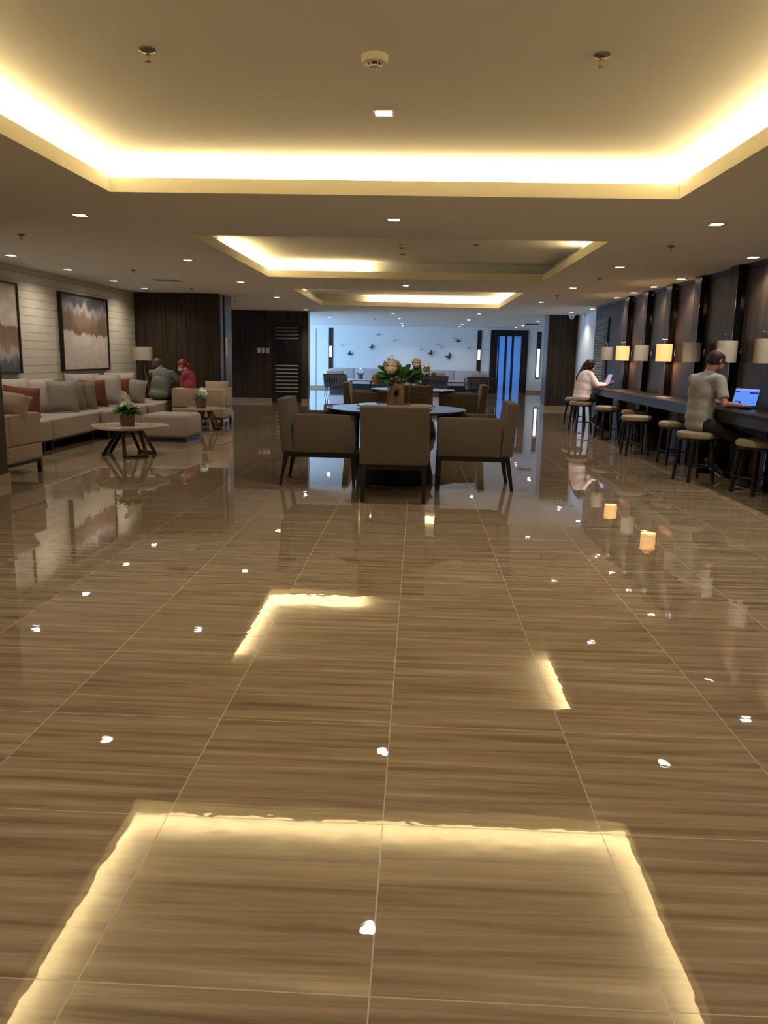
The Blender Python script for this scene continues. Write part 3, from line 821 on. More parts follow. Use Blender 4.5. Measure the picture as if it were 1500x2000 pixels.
# ------------------------------------------------------------------ long desk
DZ1 = 0.81; DXF = 3.25
dt = thing('long_desk', 'long dark wood counter desk along the walnut wall', 'desk', (0, 0, 0))
MB().span((DXF, 4.0, DZ1 - 0.035), (XR - 0.09, 15.4, DZ1), 0.003).build('desk_top', M_WOODD, dt)
MB().span((DXF + 0.004, 4.0, DZ1 - 0.13), (DXF + 0.03, 15.4, DZ1 - 0.035)).build('fascia', M_WOODD, dt, smooth=None)
for y in (15.36, 11.95, 9.62, 7.3, 4.02):
    MB().span((DXF + 0.14, y - 0.02, 0), (XR - 0.09, y + 0.02, DZ1 - 0.035)).build('support_panel', M_WOODD, dt, smooth=None)
s_ = MB().box((0, 0, 0), (0.012, 0.075, 0.075), 0.003).build('wall_socket', M_PLATE); s_.location = (XR - 0.007, 12.95, 0.29)
MB().box((-0.008, 0, 0), (0.004, 0.04, 0.03)).build('socket_face', M_GREY, s_, smooth=None)
tag(s_, 'small white wall socket under the long desk', 'socket')
# thin papers lying on the desk far along
o = MB().box((3.42, 11.3, DZ1 + 0.004), (0.16, 0.22, 0.006), rot=rotz(0.3)).build('paper_card', M_WHITEPL, smooth=None)
tag(o, 'small pale card lying on the desk below the nearer glowing lamp', 'card')


# ------------------------------------------------------------------ stools
def make_stool():
    t = thing('bar_stool', '', 'stool')
    MB().lathe([(0.0001, 0.478), (0.185, 0.478), (0.208, 0.49), (0.216, 0.515), (0.208, 0.54), (0.18, 0.553), (0.0001, 0.558)], seg=36, close=False).build('seat', M_STOOL, t)
    MB().lathe([(0.19, 0.462), (0.196, 0.479), (0.0001, 0.479)], seg=32, close=False).build('seat_base', M_DARKWOOD, t)
    for k in range(4):
        a = PI / 4 + k * PI / 2; ca, sa = math.cos(a), math.sin(a)
        MB().cyl((0.215 * ca, 0.215 * sa, 0.0), (0.165 * ca, 0.165 * sa, 0.47), 0.017, 0.024, 14).build('leg', M_DARKWOOD, t)
    b = MB()
    for k in range(4):
        a = PI / 4 + k * PI / 2; a2_ = a + PI / 2; r = 0.197
        b.cyl((r * math.cos(a), r * math.sin(a), 0.17), (r * math.cos(a2_), r * math.sin(a2_), 0.17), 0.007, seg=8)
    b.build('foot_ring', M_BLACK, t)
    return t

ST = make_stool()
stools = [((3.10, 8.93, 0), 0.25, 'round stool the man with the laptop sits on'),
          ((3.44, 8.12, 0), 0.35, 'round stool nearest to the viewer, cut by the right edge'),
          ((3.33, 10.38, 0), 0.1, 'empty round stool directly left of the seated man, half hidden behind him'),
          ((3.08, 11.32, 0), 0.0, 'empty round stool standing farthest out from the desk, in front of another stool'),
          ((3.40, 12.6, 0), 0.4, 'empty round stool tucked behind the one that stands out'),
          ((3.20, 13.55, 0), 0.2, 'empty round stool right beside the woman in pink'),
          ((3.03, 14.95, 0), 0.3, 'round stool the woman in pink sits on'),
          ((3.21, 16.4, 0), 0.5, 'farthest round stool, behind the woman in pink')]
for i, (loc, rz, lb) in enumerate(stools):
    if i == 0:
        ST.location = loc; ST.rotation_euler = (0, 0, rz); ST['label'] = lb; ST['group'] = 'round stools at the long desk'
    else: dup(ST, loc, rz, lb, 'round stools at the long desk')


# ------------------------------------------------------------------ armchairs round the dining tables
def make_armchair():
    t = thing('dining_armchair', '', 'armchair')
    W2 = 0.305
    # backrest (leaning out at the top), at y = -0.375
    b = MB(); bm = b.bm
    ny = 8
    b.box((0, -0.315, 0.605), (0.61, 0.12, 0.53), 0.022, seg=3)
    for v in bm.verts:
        k = (v.co.z - 0.34) / 0.53
        v.co.y -= 0.045 * k
        if v.co.y > -0.31: v.co.y -= 0.012 * k
    b.build('backrest', M_TAUPE, t)
    for s in (-1, 1):
        a = MB(); a.box((s * 0.275, 0.055, 0.530), (0.07, 0.62, 0.385), 0.018, seg=3)
        for v in a.bm.verts:
            if v.co.y > 0.2: v.co.y -= 0.0 + (0.76 - v.co.z) * 0.02
        a.build('armrest', M_TAUPE, t)
    MB().box((0, 0.05, 0.44), (0.476, 0.60, 0.11), 0.03, seg=3).build('seat_cushion', M_TAUPE, t)
    MB().box((0, 0.04, 0.362), (0.47, 0.60, 0.05)).build('seat_deck', M_TAUPE, t, smooth=None)
    f_ = MB()
    f_.span((-0.30, -0.345, 0.295), (0.30, -0.31, 0.338)); f_.span((-0.30, 0.33, 0.295), (0.30, 0.36, 0.338))
    f_.span((-0.30, -0.31, 0.295), (-0.265, 0.33, 0.338)); f_.span((0.265, -0.31, 0.295), (0.30, 0.33, 0.338))
    f_.build('base_frame', M_DARKWOOD, t, smooth=None)
    for sx in (-1, 1):
        MB().bar((sx * 0.275, 0.34, 0.335), (sx * 0.275, 0.35, 0.0), 0.048, 0.048, 0.030, 0.030).build('leg', M_DARKWOOD, t, smooth=None)
        MB().bar((sx * 0.275, -0.325, 0.335), (sx * 0.275, -0.385, 0.0), 0.048, 0.048, 0.030, 0.030).build('leg', M_DARKWOOD, t, smooth=None)
    return t

AC = make_armchair()
chairs = [((-0.195, 7.42, 0), 0.0, 'armchair in the middle front of the nearer table, its back to the viewer'),
          ((-0.965, 8.12, 0), -PI / 2, 'armchair on the left of the nearer table, facing right'),
          ((0.575, 8.10, 0), PI / 2, 'armchair on the right of the nearer table, facing left'),
          ((-0.20, 9.50, 0), PI, 'armchair on the far side of the nearer table, facing the viewer'),
          ((-0.075, 12.45, 0), 0.0, 'armchair in front of the farther table, its back to the viewer'),
          ((-0.80, 13.2, 0), -PI / 2, 'armchair on the left of the farther table, facing right'),
          ((0.72, 13.2, 0), PI / 2, 'armchair on the right of the farther table, facing left'),
          ]
for i, (loc, rz, lb) in enumerate(chairs):
    if i == 0:
        AC.location = loc; AC['label'] = lb; AC['group'] = 'taupe armchairs round the dining tables'
    else: dup(AC, loc, rz, lb, 'taupe armchairs round the dining tables')


def dining_table(loc, label, r=0.73):
    t = thing('round_table', label, 'table', loc, 0, 'round dining tables')
    MB().lathe([(0.0001, 0.738), (r - 0.02, 0.738), (r - 0.004, 0.75), (r, 0.76), (r - 0.003, 0.765), (0.0001, 0.765)], seg=64, close=False).build('tabletop', M_TABLETOP, t, smooth=25)
    MB().lathe([(0.13, 0.30), (0.12, 0.4), (0.13, 0.62), (0.24, 0.736)], seg=32, close=False).build('pedestal', M_BLACK, t)
    MB().lathe([(0.40, 0.0), (0.41, 0.03), (0.37, 0.22), (0.30, 0.29), (0.12, 0.31)], seg=48).build('base_plate', M_BLACK, t)
    return t

dining_table((-0.22, 8.38, 0), 'nearer round dining table with dark glossy top')
dining_table((-0.08, 13.35, 0), 'farther round dining table with dark glossy top', 0.70)
ls = thing('lazy_susan', 'turntable disc on the nearer dining table', 'lazy susan', (-0.24, 8.50, 0.765))
MB().lathe([(0.12, 0.0), (0.12, 0.012)], seg=32).build('turntable_base', M_BLACK, ls)
MB().lathe([(0.0001, 0.012), (0.40, 0.012), (0.405, 0.02), (0.40, 0.028), (0.0001, 0.028)], seg=64, close=False).build('disc', M_SUSAN, ls, smooth=25)
nb = MB().box((0, 0, 0), (0.20, 0.15, 0.014), 0.002, rot=rotz(0.25)).build('menu_booklet', mat('menu_cover', (0.42, 0.36, 0.28), 0.5)); nb.location = (0.02, 8.38, 0.80)
tag(nb, 'pale booklet lying on the turntable right of the flowers', 'booklet')


# ------------------------------------------------------------------ flowers
def leaf(b, p, d, up, L, w, curl=0.25):
    p = Vector(p); d = Vector(d).normalized(); s = d.cross(Vector(up)).normalized(); n = s.cross(d).normalized()
    prof = [(0, 0.06), (0.2, 0.62), (0.45, 1.0), (0.7, 0.82), (0.9, 0.38), (1.0, 0.02)]
    rows = []
    for t_, w_ in prof:
        c_ = p + d * L * t_ - n * curl * L * t_ * t_
        rows.append([b.bm.verts.new(c_ - s * w * w_ / 2 + n * 0.10 * w * w_), b.bm.verts.new(c_), b.bm.verts.new(c_ + s * w * w_ / 2 + n * 0.10 * w * w_)])
    for a, c_ in zip(rows, rows[1:]):
        for i in range(2): b.bm.faces.new((a[i], a[i + 1], c_[i + 1], c_[i]))


def rnd(a, b): return a + (b - a) * random.random()


def bloom(b, c_, r, n=26, up=(0, 0, 1), tight=0.5):
    """a many petalled globe"""
    c_ = Vector(c_)
    for ring, (el, k) in enumerate(((1.25, 5), (0.85, 8), (0.4, 10), (-0.05, 10))):
        for i in range(k):
            a = 2 * PI * i / k + ring * 0.4
            d = Vector((math.cos(a) * math.cos(el), math.sin(a) * math.cos(el), math.sin(el)))
            leaf(b, c_ - Vector((0, 0, r * 0.25)) + d * r * 0.25, d * tight + Vector((0, 0, 0.35)), (-d.y, d.x, 0.3) if abs(d.z) > .9 else (0, 0, 1), r * rnd(0.95, 1.2), r * 0.6, -0.15)
    b.ball(c_ + Vector((0, 0, r * 0.1)), r * 0.8, seg=14, rings=10)


def arrangement(loc, label, wide=True):
    t = thing('flower_arrangement', label, 'flowers', loc)
    bx = MB(); bx.box((0, 0, 0.125), (0.155, 0.155, 0.25), 0.006); bx.build('vase', M_AMBER, t)
    fr = MB(); w = 0.095
    for sx in (-1, 1):
        for sy in (-1, 1):
            fr.box((sx * w + (0.04 if sx > 0 else -0.0), sy * w, 0.13), (0.006, 0.006, 0.26))
    for z in (0.004, 0.258):
        for sy in (-1, 1): fr.box((0.02, sy * w, z), (2 * w + 0.04, 0.006, 0.006))
        fr.box((-w, 0, z), (0.006, 2 * w, 0.006)); fr.box((w + 0.04, 0, z), (0.006, 2 * w, 0.006))
    fr.build('gold_frame', M_BRASS, t, smooth=None)
    MB().ball((-0.005, -0.10, 0.125), 0.024).build('glass_bead', M_BLACKGLASS, t)
    lf = MB()
    for i in range(85):
        a = rnd(0, 2 * PI); el = rnd(-0.15, 1.15)
        d = Vector((math.cos(a) * math.cos(el) * 1.15, math.sin(a) * math.cos(el), math.sin(el) * 0.95)).normalized()
        p = Vector((0.03 + 0.06 * math.cos(a), 0.05 * math.sin(a), 0.25)) + d * rnd(0.01, 0.13)
        leaf(lf, p, d, Vector((rnd(-.8, .8), rnd(-1.2, 0), 1)), rnd(0.09, 0.135), rnd(0.075, 0.11), rnd(0.0, 0.35))
    lf.build('broad_leaves', M_LEAF2, t)
    st = MB()
    for hx, hy, hz in ((-0.06, -0.05, 0.38), (0.19, 0.0, 0.42), (-0.20, 0.02, 0.30)):
        st.cyl((hx * 0.2, hy * 0.2, 0.22), (hx, hy, hz), 0.004, seg=6)
    st.build('stems', M_STEM, t)
    h = MB(); bloom(h, (-0.065, -0.10, 0.385), 0.095); h.build('cream_bloom', M_CREAM, t)
    h = MB(); bloom(h, (0.20, -0.06, 0.43), 0.06); h.build('cream_bloom', M_CREAM, t)
    h = MB(); bloom(h, (-0.02, 0.09, 0.42), 0.05); h.build('cream_bloom', M_CREAM, t)
    h = MB(); bloom(h, (-0.23, 0.0, 0.245), 0.045); h.ball((-0.245, -0.02, 0.29), 0.022); h.build('peach_bloom', M_PEACH, t)
    pr = MB()
    for p in ((-0.055, -0.09, 0.268), (0.03, -0.10, 0.272), (0.0, -0.11, 0.29)): pr.ball(p, 0.022, seg=12, rings=8)
    pr.build('silver_balls', M_CHROME, t)
    tw = MB()
    for k in range(9):
        a = rnd(-0.8, 0.9); e = Vector((0.10 + rnd(0, 0.14), -0.10 - rnd(0, 0.05), 0.26 - rnd(0.0, 0.10)))
        m_ = Vector((0.07, -0.06, 0.30 + rnd(-0.02, 0.02)))
        tw.cyl((0.02, -0.02, 0.26), m_, 0.0025, seg=5); tw.cyl(m_, e, 0.0025, 0.001, seg=5)
    tw.build('twigs', M_TWIG, t)
    return t

arrangement((-0.22, 8.45, 0.793), 'large flower arrangement of cream blooms and broad leaves on the nearer table')
a2t = thing('flower_vase', 'smaller vase of flowers on the farther table', 'flowers', (0.10, 13.25, 0.765))
MB().lathe([(0.045, 0.0), (0.055, 0.06), (0.04, 0.14), (0.05, 0.17)], seg=24).build('vase', mat('blue_grey_glass', (0.12, 0.16, 0.19), 0.1), a2t)
lf = MB()
for i in range(40):
    a = rnd(0, 2 * PI); el = rnd(-0.2, 1.2)
    d = Vector((math.cos(a) * math.cos(el), math.sin(a) * math.cos(el), math.sin(el)))
    leaf(lf, Vector((0, 0, 0.17)) + d * 0.03, d, (0, 0, 1), rnd(0.10, 0.18), rnd(0.05, 0.08), 0.3)
lf.build('broad_leaves', M_LEAF2, a2t)
h = MB(); bloom(h, (0.03, -0.05, 0.34), 0.08); h.build('cream_bloom', M_CREAM, a2t)
h = MB(); bloom(h, (0.16, -0.04, 0.24), 0.05); h.build('peach_bloom', M_PEACH, a2t)


def potted(loc, label, grass, s=1.0):
    t = thing('potted_orchid', label, 'potted plant', loc, 0, 'white flowers in grey pots')
    MB().lathe([(0.078 * s, 0), (0.095 * s, 0.16 * s), (0.088 * s, 0.16 * s), (0.082 * s, 0.14 * s), (0.0001, 0.14 * s)], seg=28, close=True).build('pot', M_POT, t)
    lf = MB()
    for i in range(190 if grass else 40):
        a = rnd(0, 2 * PI); el = rnd(0.0, 1.2)
        d = Vector((math.cos(a) * math.cos(el), math.sin(a) * math.cos(el), math.sin(el) * 0.8 + 0.05))
        p = Vector((0.05 * math.cos(a), 0.05 * math.sin(a), 0.15)) * s
        leaf(lf, p + d * rnd(0.0, 0.06) * s, d, (0, 0, 1), rnd(0.055, 0.105) * s, rnd(0.026, 0.045) * s, 0.45)
    lf.build('leaves', M_LEAF, t)
    fl = MB()
    if grass:
        pts = [(-0.055, 0, 0.375), (-0.035, 0.01, 0.36), (-0.02, -0.01, 0.345), (0.0, 0.0, 0.335), (0.025, 0.01, 0.325), (0.01, -0.02, 0.30), (0.03, 0.0, 0.285), (0.035, -0.02, 0.26), (0.0, -0.03, 0.27), (0.055, 0.0, 0.25), (0.02, -0.03, 0.24), (0.045, -0.03, 0.235), (-0.03, -0.03, 0.245)]
    else:
        pts = [(rnd(-0.02, 0.09), rnd(-0.05, 0.05), rnd(0.20, 0.33)) for _ in range(16)]
    for p in pts:
        p = Vector(p) * s; c_ = Vector((rnd(-1, 1), -1, rnd(-0.3, 0.6))).normalized()
        s1 = c_.cross(Vector((0, 0, 1))).normalized(); s2 = s1.cross(c_)
        for k in range(5):
            a = 2 * PI * k / 5
            d = s1 * math.cos(a) + s2 * math.sin(a) + c_ * 0.25
            leaf(fl, p, d, c_, 0.042 * s, 0.038 * s, -0.2)
        fl.ball(p, 0.008 * s, seg=6, rings=5)
    fl.build('white_blossoms', M_PETAL, t)
    sg = MB(); sg.cyl(Vector((0, 0, 0.14)) * s, Vector((0.03, 0, 0.30)) * s, 0.003, seg=6)
    if grass: sg.cyl(Vector((0.03, 0, 0.30)) * s, Vector((-0.05, 0, 0.375)) * s, 0.0025, seg=6)
    sg.build('flower_stem', M_STEM, t)
    return t


# ------------------------------------------------------------------ coffee tables
def coffee_table(loc, rz, r, hgt, label):
    t = thing('coffee_table', label, 'coffee table', loc, rz, 'coffee tables with marble tops')
    pts = []
    for i in range(64):
        a = 2 * PI * i / 64
        k = r * (1 + 0.07 * math.cos(3 * a)); pts.append((k * math.cos(a), k * math.sin(a)))
    tp = MB(); tp.prism([(x * 0.965, y * 0.965) for x, y in pts], hgt - 0.03, hgt - 0.022); tp.prism(pts, hgt - 0.022, hgt)
    tp.build('tabletop', M_MARBLE, t, smooth=30)
    feet = []
    for k in range(3):
        a = 2 * PI * k / 3 + 0.5
        lg = MB()
        f0 = Vector((r * 0.66 * math.cos(a), r * 0.66 * math.sin(a), 0.012))
        for da in (-0.42, 0.42):
            lg.bar((r * 0.28 * math.cos(a + da * 2), r * 0.28 * math.sin(a + da * 2), hgt - 0.03), (r * 0.70 * math.cos(a + da), r * 0.70 * math.sin(a + da), 0.0), 0.042, 0.020)
        lg.bar((r * 0.70 * math.cos(a - 0.42), r * 0.70 * math.sin(a - 0.42), 0.008), (r * 0.70 * math.cos(a + 0.42), r * 0.70 * math.sin(a + 0.42), 0.008), 0.022, 0.035)
        lg.build('leg_frame', M_BRONZE if k != 1 else M_BLACK, t, smooth=None)
    MB().lathe([(r * 0.3, hgt - 0.045), (r * 0.3, hgt - 0.03)], seg=24).build('top_plate', M_BLACK, t)
    return t

coffee_table((-3.63, 9.9, 0), 0.6, 0.47, 0.375, 'nearer marble coffee table with the tall white orchid')
coffee_table((-3.60, 13.45, 0), 0.2, 0.34, 0.37, 'farther marble coffee table behind the footstool')
potted((-3.63, 9.85, 0.375), 'orchid with a drooping white spray in a grey pot on the nearer coffee table', True, 1.08)
potted((-3.66, 13.4, 0.37), 'bunch of white blossoms in a grey pot on the farther coffee table', False, 1.05)

ot = thing('footstool', 'large square upholstered footstool beside the nearer coffee table', 'footstool', (-3.66, 11.8, 0), -0.03)
o_ = MB(); o_.box((0, 0, 0.225), (0.68, 0.72, 0.33), 0.05, seg=4)
for v in o_.bm.verts:
    if v.co.z > 0.35: v.co.z += 0.018 * (1 - (v.co.x / 0.36) ** 2) * (1 - (v.co.y / 0.38) ** 2)
o_.build('padded_box', M_SOFA, ot)
MB().box((0, 0, 0.03), (0.62, 0.66, 0.06)).build('plinth', M_BLACK, ot, smooth=None)


# ------------------------------------------------------------------ sofas
def sofa_section(name, y0, y1, xf, label, round_far=False):
    """a seat unit against the plank wall, facing right"""
    t = thing(name, label, 'sofa', (XL + 0.06, (y0 + y1) / 2, 0), 0, 'sections of the long sofa on the plank wall')
    D = xf - (XL + 0.06); hy = (y1 - y0) / 2 - 0.004
    s1 = MB(); s1.box((D / 2 + 0.06, 0, 0.285), (D - 0.12, 2 * hy, 0.27), 0.035, seg=4)
    for v in s1.bm.verts:
        if v.co.z > 0.38: v.co.z += 0.012 * (1 - (v.co.y / hy) ** 2)
        if round_far and v.co.y > hy * 0.2 and v.co.x > D * 0.5: v.co.x -= 0.35 * ((v.co.y - hy * 0.2) / hy) ** 2
    s1.build('seat', M_SOFA, t)
    MB().box((0.09, 0, 0.43), (0.16, 2 * hy, 0.54), 0.03, seg=3).build('backrest', M_SOFA, t)
    MB().span((0.05, -hy + 0.03, 0.125), (D - 0.06, hy - 0.03, 0.152)).build('base_rail', M_BLACK, t, smooth=None)
    for yy in (-hy + 0.10, hy - 0.10):
        for xx in (0.10, D - 0.09):
            MB().bar((xx, yy, 0.13), (xx, yy, 0.0), 0.035, 0.035, 0.025, 0.025).build('leg', M_BLACK, t, smooth=None)
    return t

sofa_section('sofa_section', 9.15, 10.02, -4.66, 'nearest short section of the sofa, partly behind the armchair')
sofa_section('sofa_section', 10.02, 11.55, -4.66, 'long middle section of the sofa behind the nearer coffee table')
sofa_section('sofa_section', 11.55, 13.15, -4.50, 'far section of the sofa behind the footstool')
sofa_section('sofa_section', 13.15, 15.0, -4.40, 'rounded end section of the sofa where the grey-shirted man sits', True)


def cushion(x, y, z, w, h, t, rz, lean, m_, label, roll=0.0):
    M_ = rotz(rz) @ rotx(lean) @ roty(roll); y = y * abs(x) / 5.3
    o = MB().pillow(w, h, t, M_).build('cushion', m_, smooth=70)
    o.location = (x, y, z + h / 2 * math.cos(lean))
    tag(o, label, 'cushion', 'scatter cushions on the long sofa')

# rz = PI/2 turns the flat face to the aisle; smaller values turn it to the viewer
SZ = 0.425
cushion(-5.30, 10.35, SZ, 0.56, 0.50, 0.16, 1.15, -0.22, M_CUSH_L, 'pale cushion at the near end of the sofa, beside the pillar')
cushion(-5.28, 11.02, SZ, 0.60, 0.48, 0.16, 1.1, -0.25, M_CUSH_L, 'pale cushion behind the orange one at the near end')
cushion(-5.05, 10.52, SZ - 0.005, 0.46, 0.42, 0.14, 0.75, -0.30, M_CUSH_R, 'orange-rust cushion at the near end of the sofa', 0.12)
cushion(-5.02, 11.72, SZ, 0.46, 0.45, 0.17, 0.35, -0.24, M_CUSH_G, 'broad grey cushion facing the viewer, left of the first painting\'s corner')
cushion(-5.10, 12.02, SZ, 0.44, 0.42, 0.14, 0.5, -0.22, M_CUSH_O, 'dull cushion squeezed behind the broad grey one')
cushion(-5.28, 12.55, SZ, 0.60, 0.52, 0.15, 0.9, -0.22, M_CUSH_L, 'pale cushion under the middle of the painting')
cushion(-5.00, 12.42, SZ, 0.46, 0.43, 0.14, 0.72, -0.26, M_CUSH_O, 'olive-grey cushion left of the rust one')
cushion(-5.20, 13.02, SZ, 0.50, 0.50, 0.16, 0.85, -0.22, M_CUSH_L, 'pale cushion behind the middle rust cushion')
cushion(-5.02, 12.92, SZ, 0.42, 0.43, 0.13, 0.80, -0.24, M_CUSH_R, 'rust cushion in the middle of the sofa')
cushion(-5.02, 13.45, SZ, 0.50, 0.50, 0.16, 0.60, -0.2, M_CUSH_L, 'pale upright cushion between the two rust cushions')
cushion(-5.30, 14.15, SZ, 0.60, 0.50, 0.15, 0.9, -0.2, M_CUSH_L, 'pale cushion behind the far dark rust cushion')
cushion(-5.05, 14.0, SZ, 0.44, 0.42, 0.13, 0.65, -0.24, M_CUSH_R, 'dark rust cushion towards the far end')
cushion(-5.08, 14.3, SZ, 0.44, 0.42, 0.12, 0.6, -0.24, M_CUSH_M, 'mustard cushion just showing behind the far rust one')
cushion(-4.92, 14.55, SZ, 0.56, 0.42, 0.18, 0.25, -0.25, M_CUSH_G, 'wide grey cushion next to the man in the grey shirt', 0.12)


def lounge_chair(loc, rz, w, d, label, arm_h=0.64):
    """boxy armchair facing +Y"""
    t = thing('lounge_armchair', label, 'armchair', loc, rz, 'boxy lounge armchairs')
    MB().box((0, 0, 0.235), (w, d, 0.17), 0.02, seg=3).build('seat_base', M_SAND, t)
    for s in (-1, 1): MB().box((s * (w / 2 - 0.075), 0.086, 0.32 + (arm_h - 0.32) / 2), (0.148, d - 0.172, arm_h - 0.322), 0.022, seg=3).build('armrest', M_SAND, t)
    MB().box((0, -d / 2 + 0.085, 0.32 + (arm_h - 0.32) / 2), (w, 0.168, arm_h - 0.322), 0.022, seg=3).build('backrest', M_SAND, t)
    MB().box((0, 0.08, 0.385), (w - 0.304, d - 0.18, 0.125), 0.035, seg=4).build('seat_cushion', M_SAND, t)
    f_ = MB()
    for y in (-d / 2 + 0.03, d / 2 - 0.03): f_.span((-w / 2 + 0.01, y - 0.018, 0.12), (w / 2 - 0.01, y + 0.018, 0.15))
    for x in (-w / 2 + 0.03, w / 2 - 0.03): f_.span((x - 0.018, -d / 2 + 0.01, 0.12), (x + 0.018, d / 2 - 0.01, 0.15))
    f_.build('base_frame', M_BLACK, t, smooth=None)
    for sx in (-1, 1):
        for sy in (-1, 1):
            MB().box((sx * (w / 2 - 0.03), sy * (d / 2 - 0.03), 0.06), (0.04, 0.04, 0.12)).build('leg', M_BLACK, t, smooth=None)
    return t

lounge_chair((-4.46, 7.98, 0), -0.06, 0.86, 0.78, 'boxy armchair half hidden by the left pillar')
lounge_chair((-3.91, 14.42, 0), 0.0, 0.92, 0.72, 'boxy armchair at the far end of the lounge, its back to the viewer', 0.66)
M_ = rotz(0.45) @ rotx(-0.85) @ roty(0.22)
o = MB().pillow(0.46, 0.34, 0.20, M_).build('cushion', M_SAND, smooth=70); o.location = (-4.23, 8.05, 0.725)
tag(o, 'sand coloured cushion resting on the arm of the half hidden armchair', 'cushion')
o = MB().pillow(0.42, 0.36, 0.15, rotz(0.1) @ rotx(-0.55)).build('cushion', M_SAND, smooth=70); o.location = (-3.63, 14.33, 0.64)
tag(o, 'sand coloured cushion peeping over the back of the far armchair', 'cushion')

fl = thing('floor_lamp', 'unlit floor lamp with a pale drum shade in the lounge corner', 'floor lamp', (-5.27, 15.25, 0))
MB().lathe([(0.18, 1.12), (0.185, 1.375), (0.181, 1.375), (0.176, 1.12)], seg=40, close=False).build('lamp_shade', M_SHADE, fl)
MB().cyl((0, 0, 0.02), (0, 0, 1.30), 0.011).build('pole', M_BLACK, fl)
for k in range(3):
    a = 2 * PI * k / 3 + 0.3
    MB().bar((0.01 * math.cos(a), 0.01 * math.sin(a), 1.05), (0.20 * math.cos(a), 0.20 * math.sin(a), 0.0), 0.028, 0.018).build('leg', M_BRASS if k == 0 else M_BLACK, fl, smooth=None)
MB().box((0, 0, 1.25), (0.34, 0.008, 0.008)).build('shade_spider', M_BLACK, fl, smooth=None)


# ------------------------------------------------------------------ far lobby furniture
bq = thing('banquette', 'long rose-beige banquette along the far wall', 'sofa', (-0.55, YB - 0.02, 0))
MB().span((-2.9, -0.62, 0.22), (2.9, -0.18, 0.42), 0.02).build('seat', M_BANQ, bq)
for i in range(6):
    x0 = -2.9 + i * 0.967
    MB().span((x0 + 0.005, -0.20, 0.20), (x0 + 0.962, 0, 0.80), 0.025).build('back_panel', M_BANQ, bq)
MB().span((-2.85, -0.58, 0), (2.85, -0.04, 0.22)).build('plinth', M_BLACK, bq, smooth=None)


def make_rope_chair():
    t = thing('rope_armchair', '', 'armchair')
    # facing +Y; woven shell on three sides
    sh = MB(); n = 34
    for i in range(n):
        u = i / (n - 1)
        # path: left arm front -> back -> right arm front
        L = 1.9; s = u * L
        def pt(s, z):
            k = 1.0 + 0.10 * (z - 0.30) / 0.4
            if s < 0.6: p = Vector((-0.34, 0.30 - s, z))
            elif s > 1.3: p = Vector((0.34, -0.30 + (s - 1.3), z))
            else: p = Vector((-0.34 + (s - 0.6) / 0.7 * 0.68, -0.30, z))
            return Vector((p.x * k, p.y * k, z))
        top = 0.68 if 0.55 < s < 1.35 else 0.58
        for q in (-0.02, 0.02):
            sh.cyl(pt(max(0, min(L, s + q)), 0.30), pt(max(0, min(L, s - q)), top), 0.0085, seg=5)
    sh.build('woven_ropes', M_ROPE, t); sh = MB()
    for s0 in range(0, 19):
        sa, sb = s0 * 0.1, (s0 + 1) * 0.1
        tp_ = 0.67 if 0.55 < (sa + sb) / 2 < 1.35 else 0.57
        q4 = [pt(sa, 0.31), pt(sb, 0.31), pt(sb, tp_), pt(sa, tp_)]
        f4 = [sh.bm.verts.new(v * 0.99 + Vector((0, 0, v.z * 0.01))) for v in q4]; g4 = [sh.bm.verts.new(v * 0.975 + Vector((0, 0, v.z * 0.025))) for v in q4]
        sh.bm.faces.new(f4); sh.bm.faces.new(g4[::-1])
        for i4 in range(4): sh.bm.faces.new((f4[i4], f4[(i4 + 1) % 4], g4[(i4 + 1) % 4], g4[i4]))
    sh.build('shell_lining', M_BLACK, t, smooth=None)
    rl = MB()
    for z, k in ((0.30, 1.0), (0.68, 1.095)):
        pts = [(-0.34, 0.30), (-0.34, -0.30), (0.34, -0.30), (0.34, 0.30)]
        for a, b in zip(pts, pts[1:]):
            zz = z
            rl.cyl((a[0] * k, a[1] * k, zz if a[1] < 0 or z < .5 else 0.58), (b[0] * k, b[1] * k, zz if b[1] < 0 or z < .5 else 0.58), 0.013, seg=8)
    rl.build('rail', M_BLACK, t)
    MB().box((0, 0.0, 0.36), (0.60, 0.56, 0.12), 0.03).build('seat_cushion', M_CUSH_L, t)
    MB().box((0, -0.20, 0.58), (0.56, 0.12, 0.44), 0.04, rot=rotx(0.12)).build('back_cushion', M_CUSH_L, t)
    for sx in (-1, 1):
        for sy in (-1, 1):
            MB().cyl((sx * 0.29, sy * 0.25, 0.30), (sx * 0.33, sy * 0.29, 0.0), 0.016, 0.012, 8).build('leg', M_BLACK, t)
    return t

RC = make_rope_chair()
rc = [((-2.70, 26.3, 0), 'woven rope armchair at the left of the far lobby, back to the viewer'),
      ((-1.05, 27.4, 0), 'woven rope armchair of the far lobby half hidden by the flowers'),
      ((0.60, 26.6, 0), 'woven rope armchair of the far lobby right of the flowers'),
      ((1.92, 26.3, 0), 'woven rope armchair rightmost in the far lobby')]
for i, (loc, lb) in enumerate(rc):
    if i == 0: RC.location = loc; RC['label'] = lb; RC['group'] = 'woven rope armchairs in the far lobby'
    else: dup(RC, loc, 0.05 * (i - 1), lb, 'woven rope armchairs in the far lobby')


def low_table(loc, label, w, d):
    t = thing('low_table', label, 'table', loc, 0, 'low white tables in the far lobby')
    MB().box((0, 0, 0.46), (w, d, 0.04), 0.01).build('tabletop', M_WHITEPL, t)
    for sx in (-1, 1):
        MB().box((sx * w * 0.36, 0, 0.22), (0.05, 0.05, 0.44)).build('leg', M_BLACK, t, smooth=None)
    MB().box((0, 0, 0.42), (w * 0.8, 0.05, 0.04)).build('cross_rail', M_BLACK, t, smooth=None)

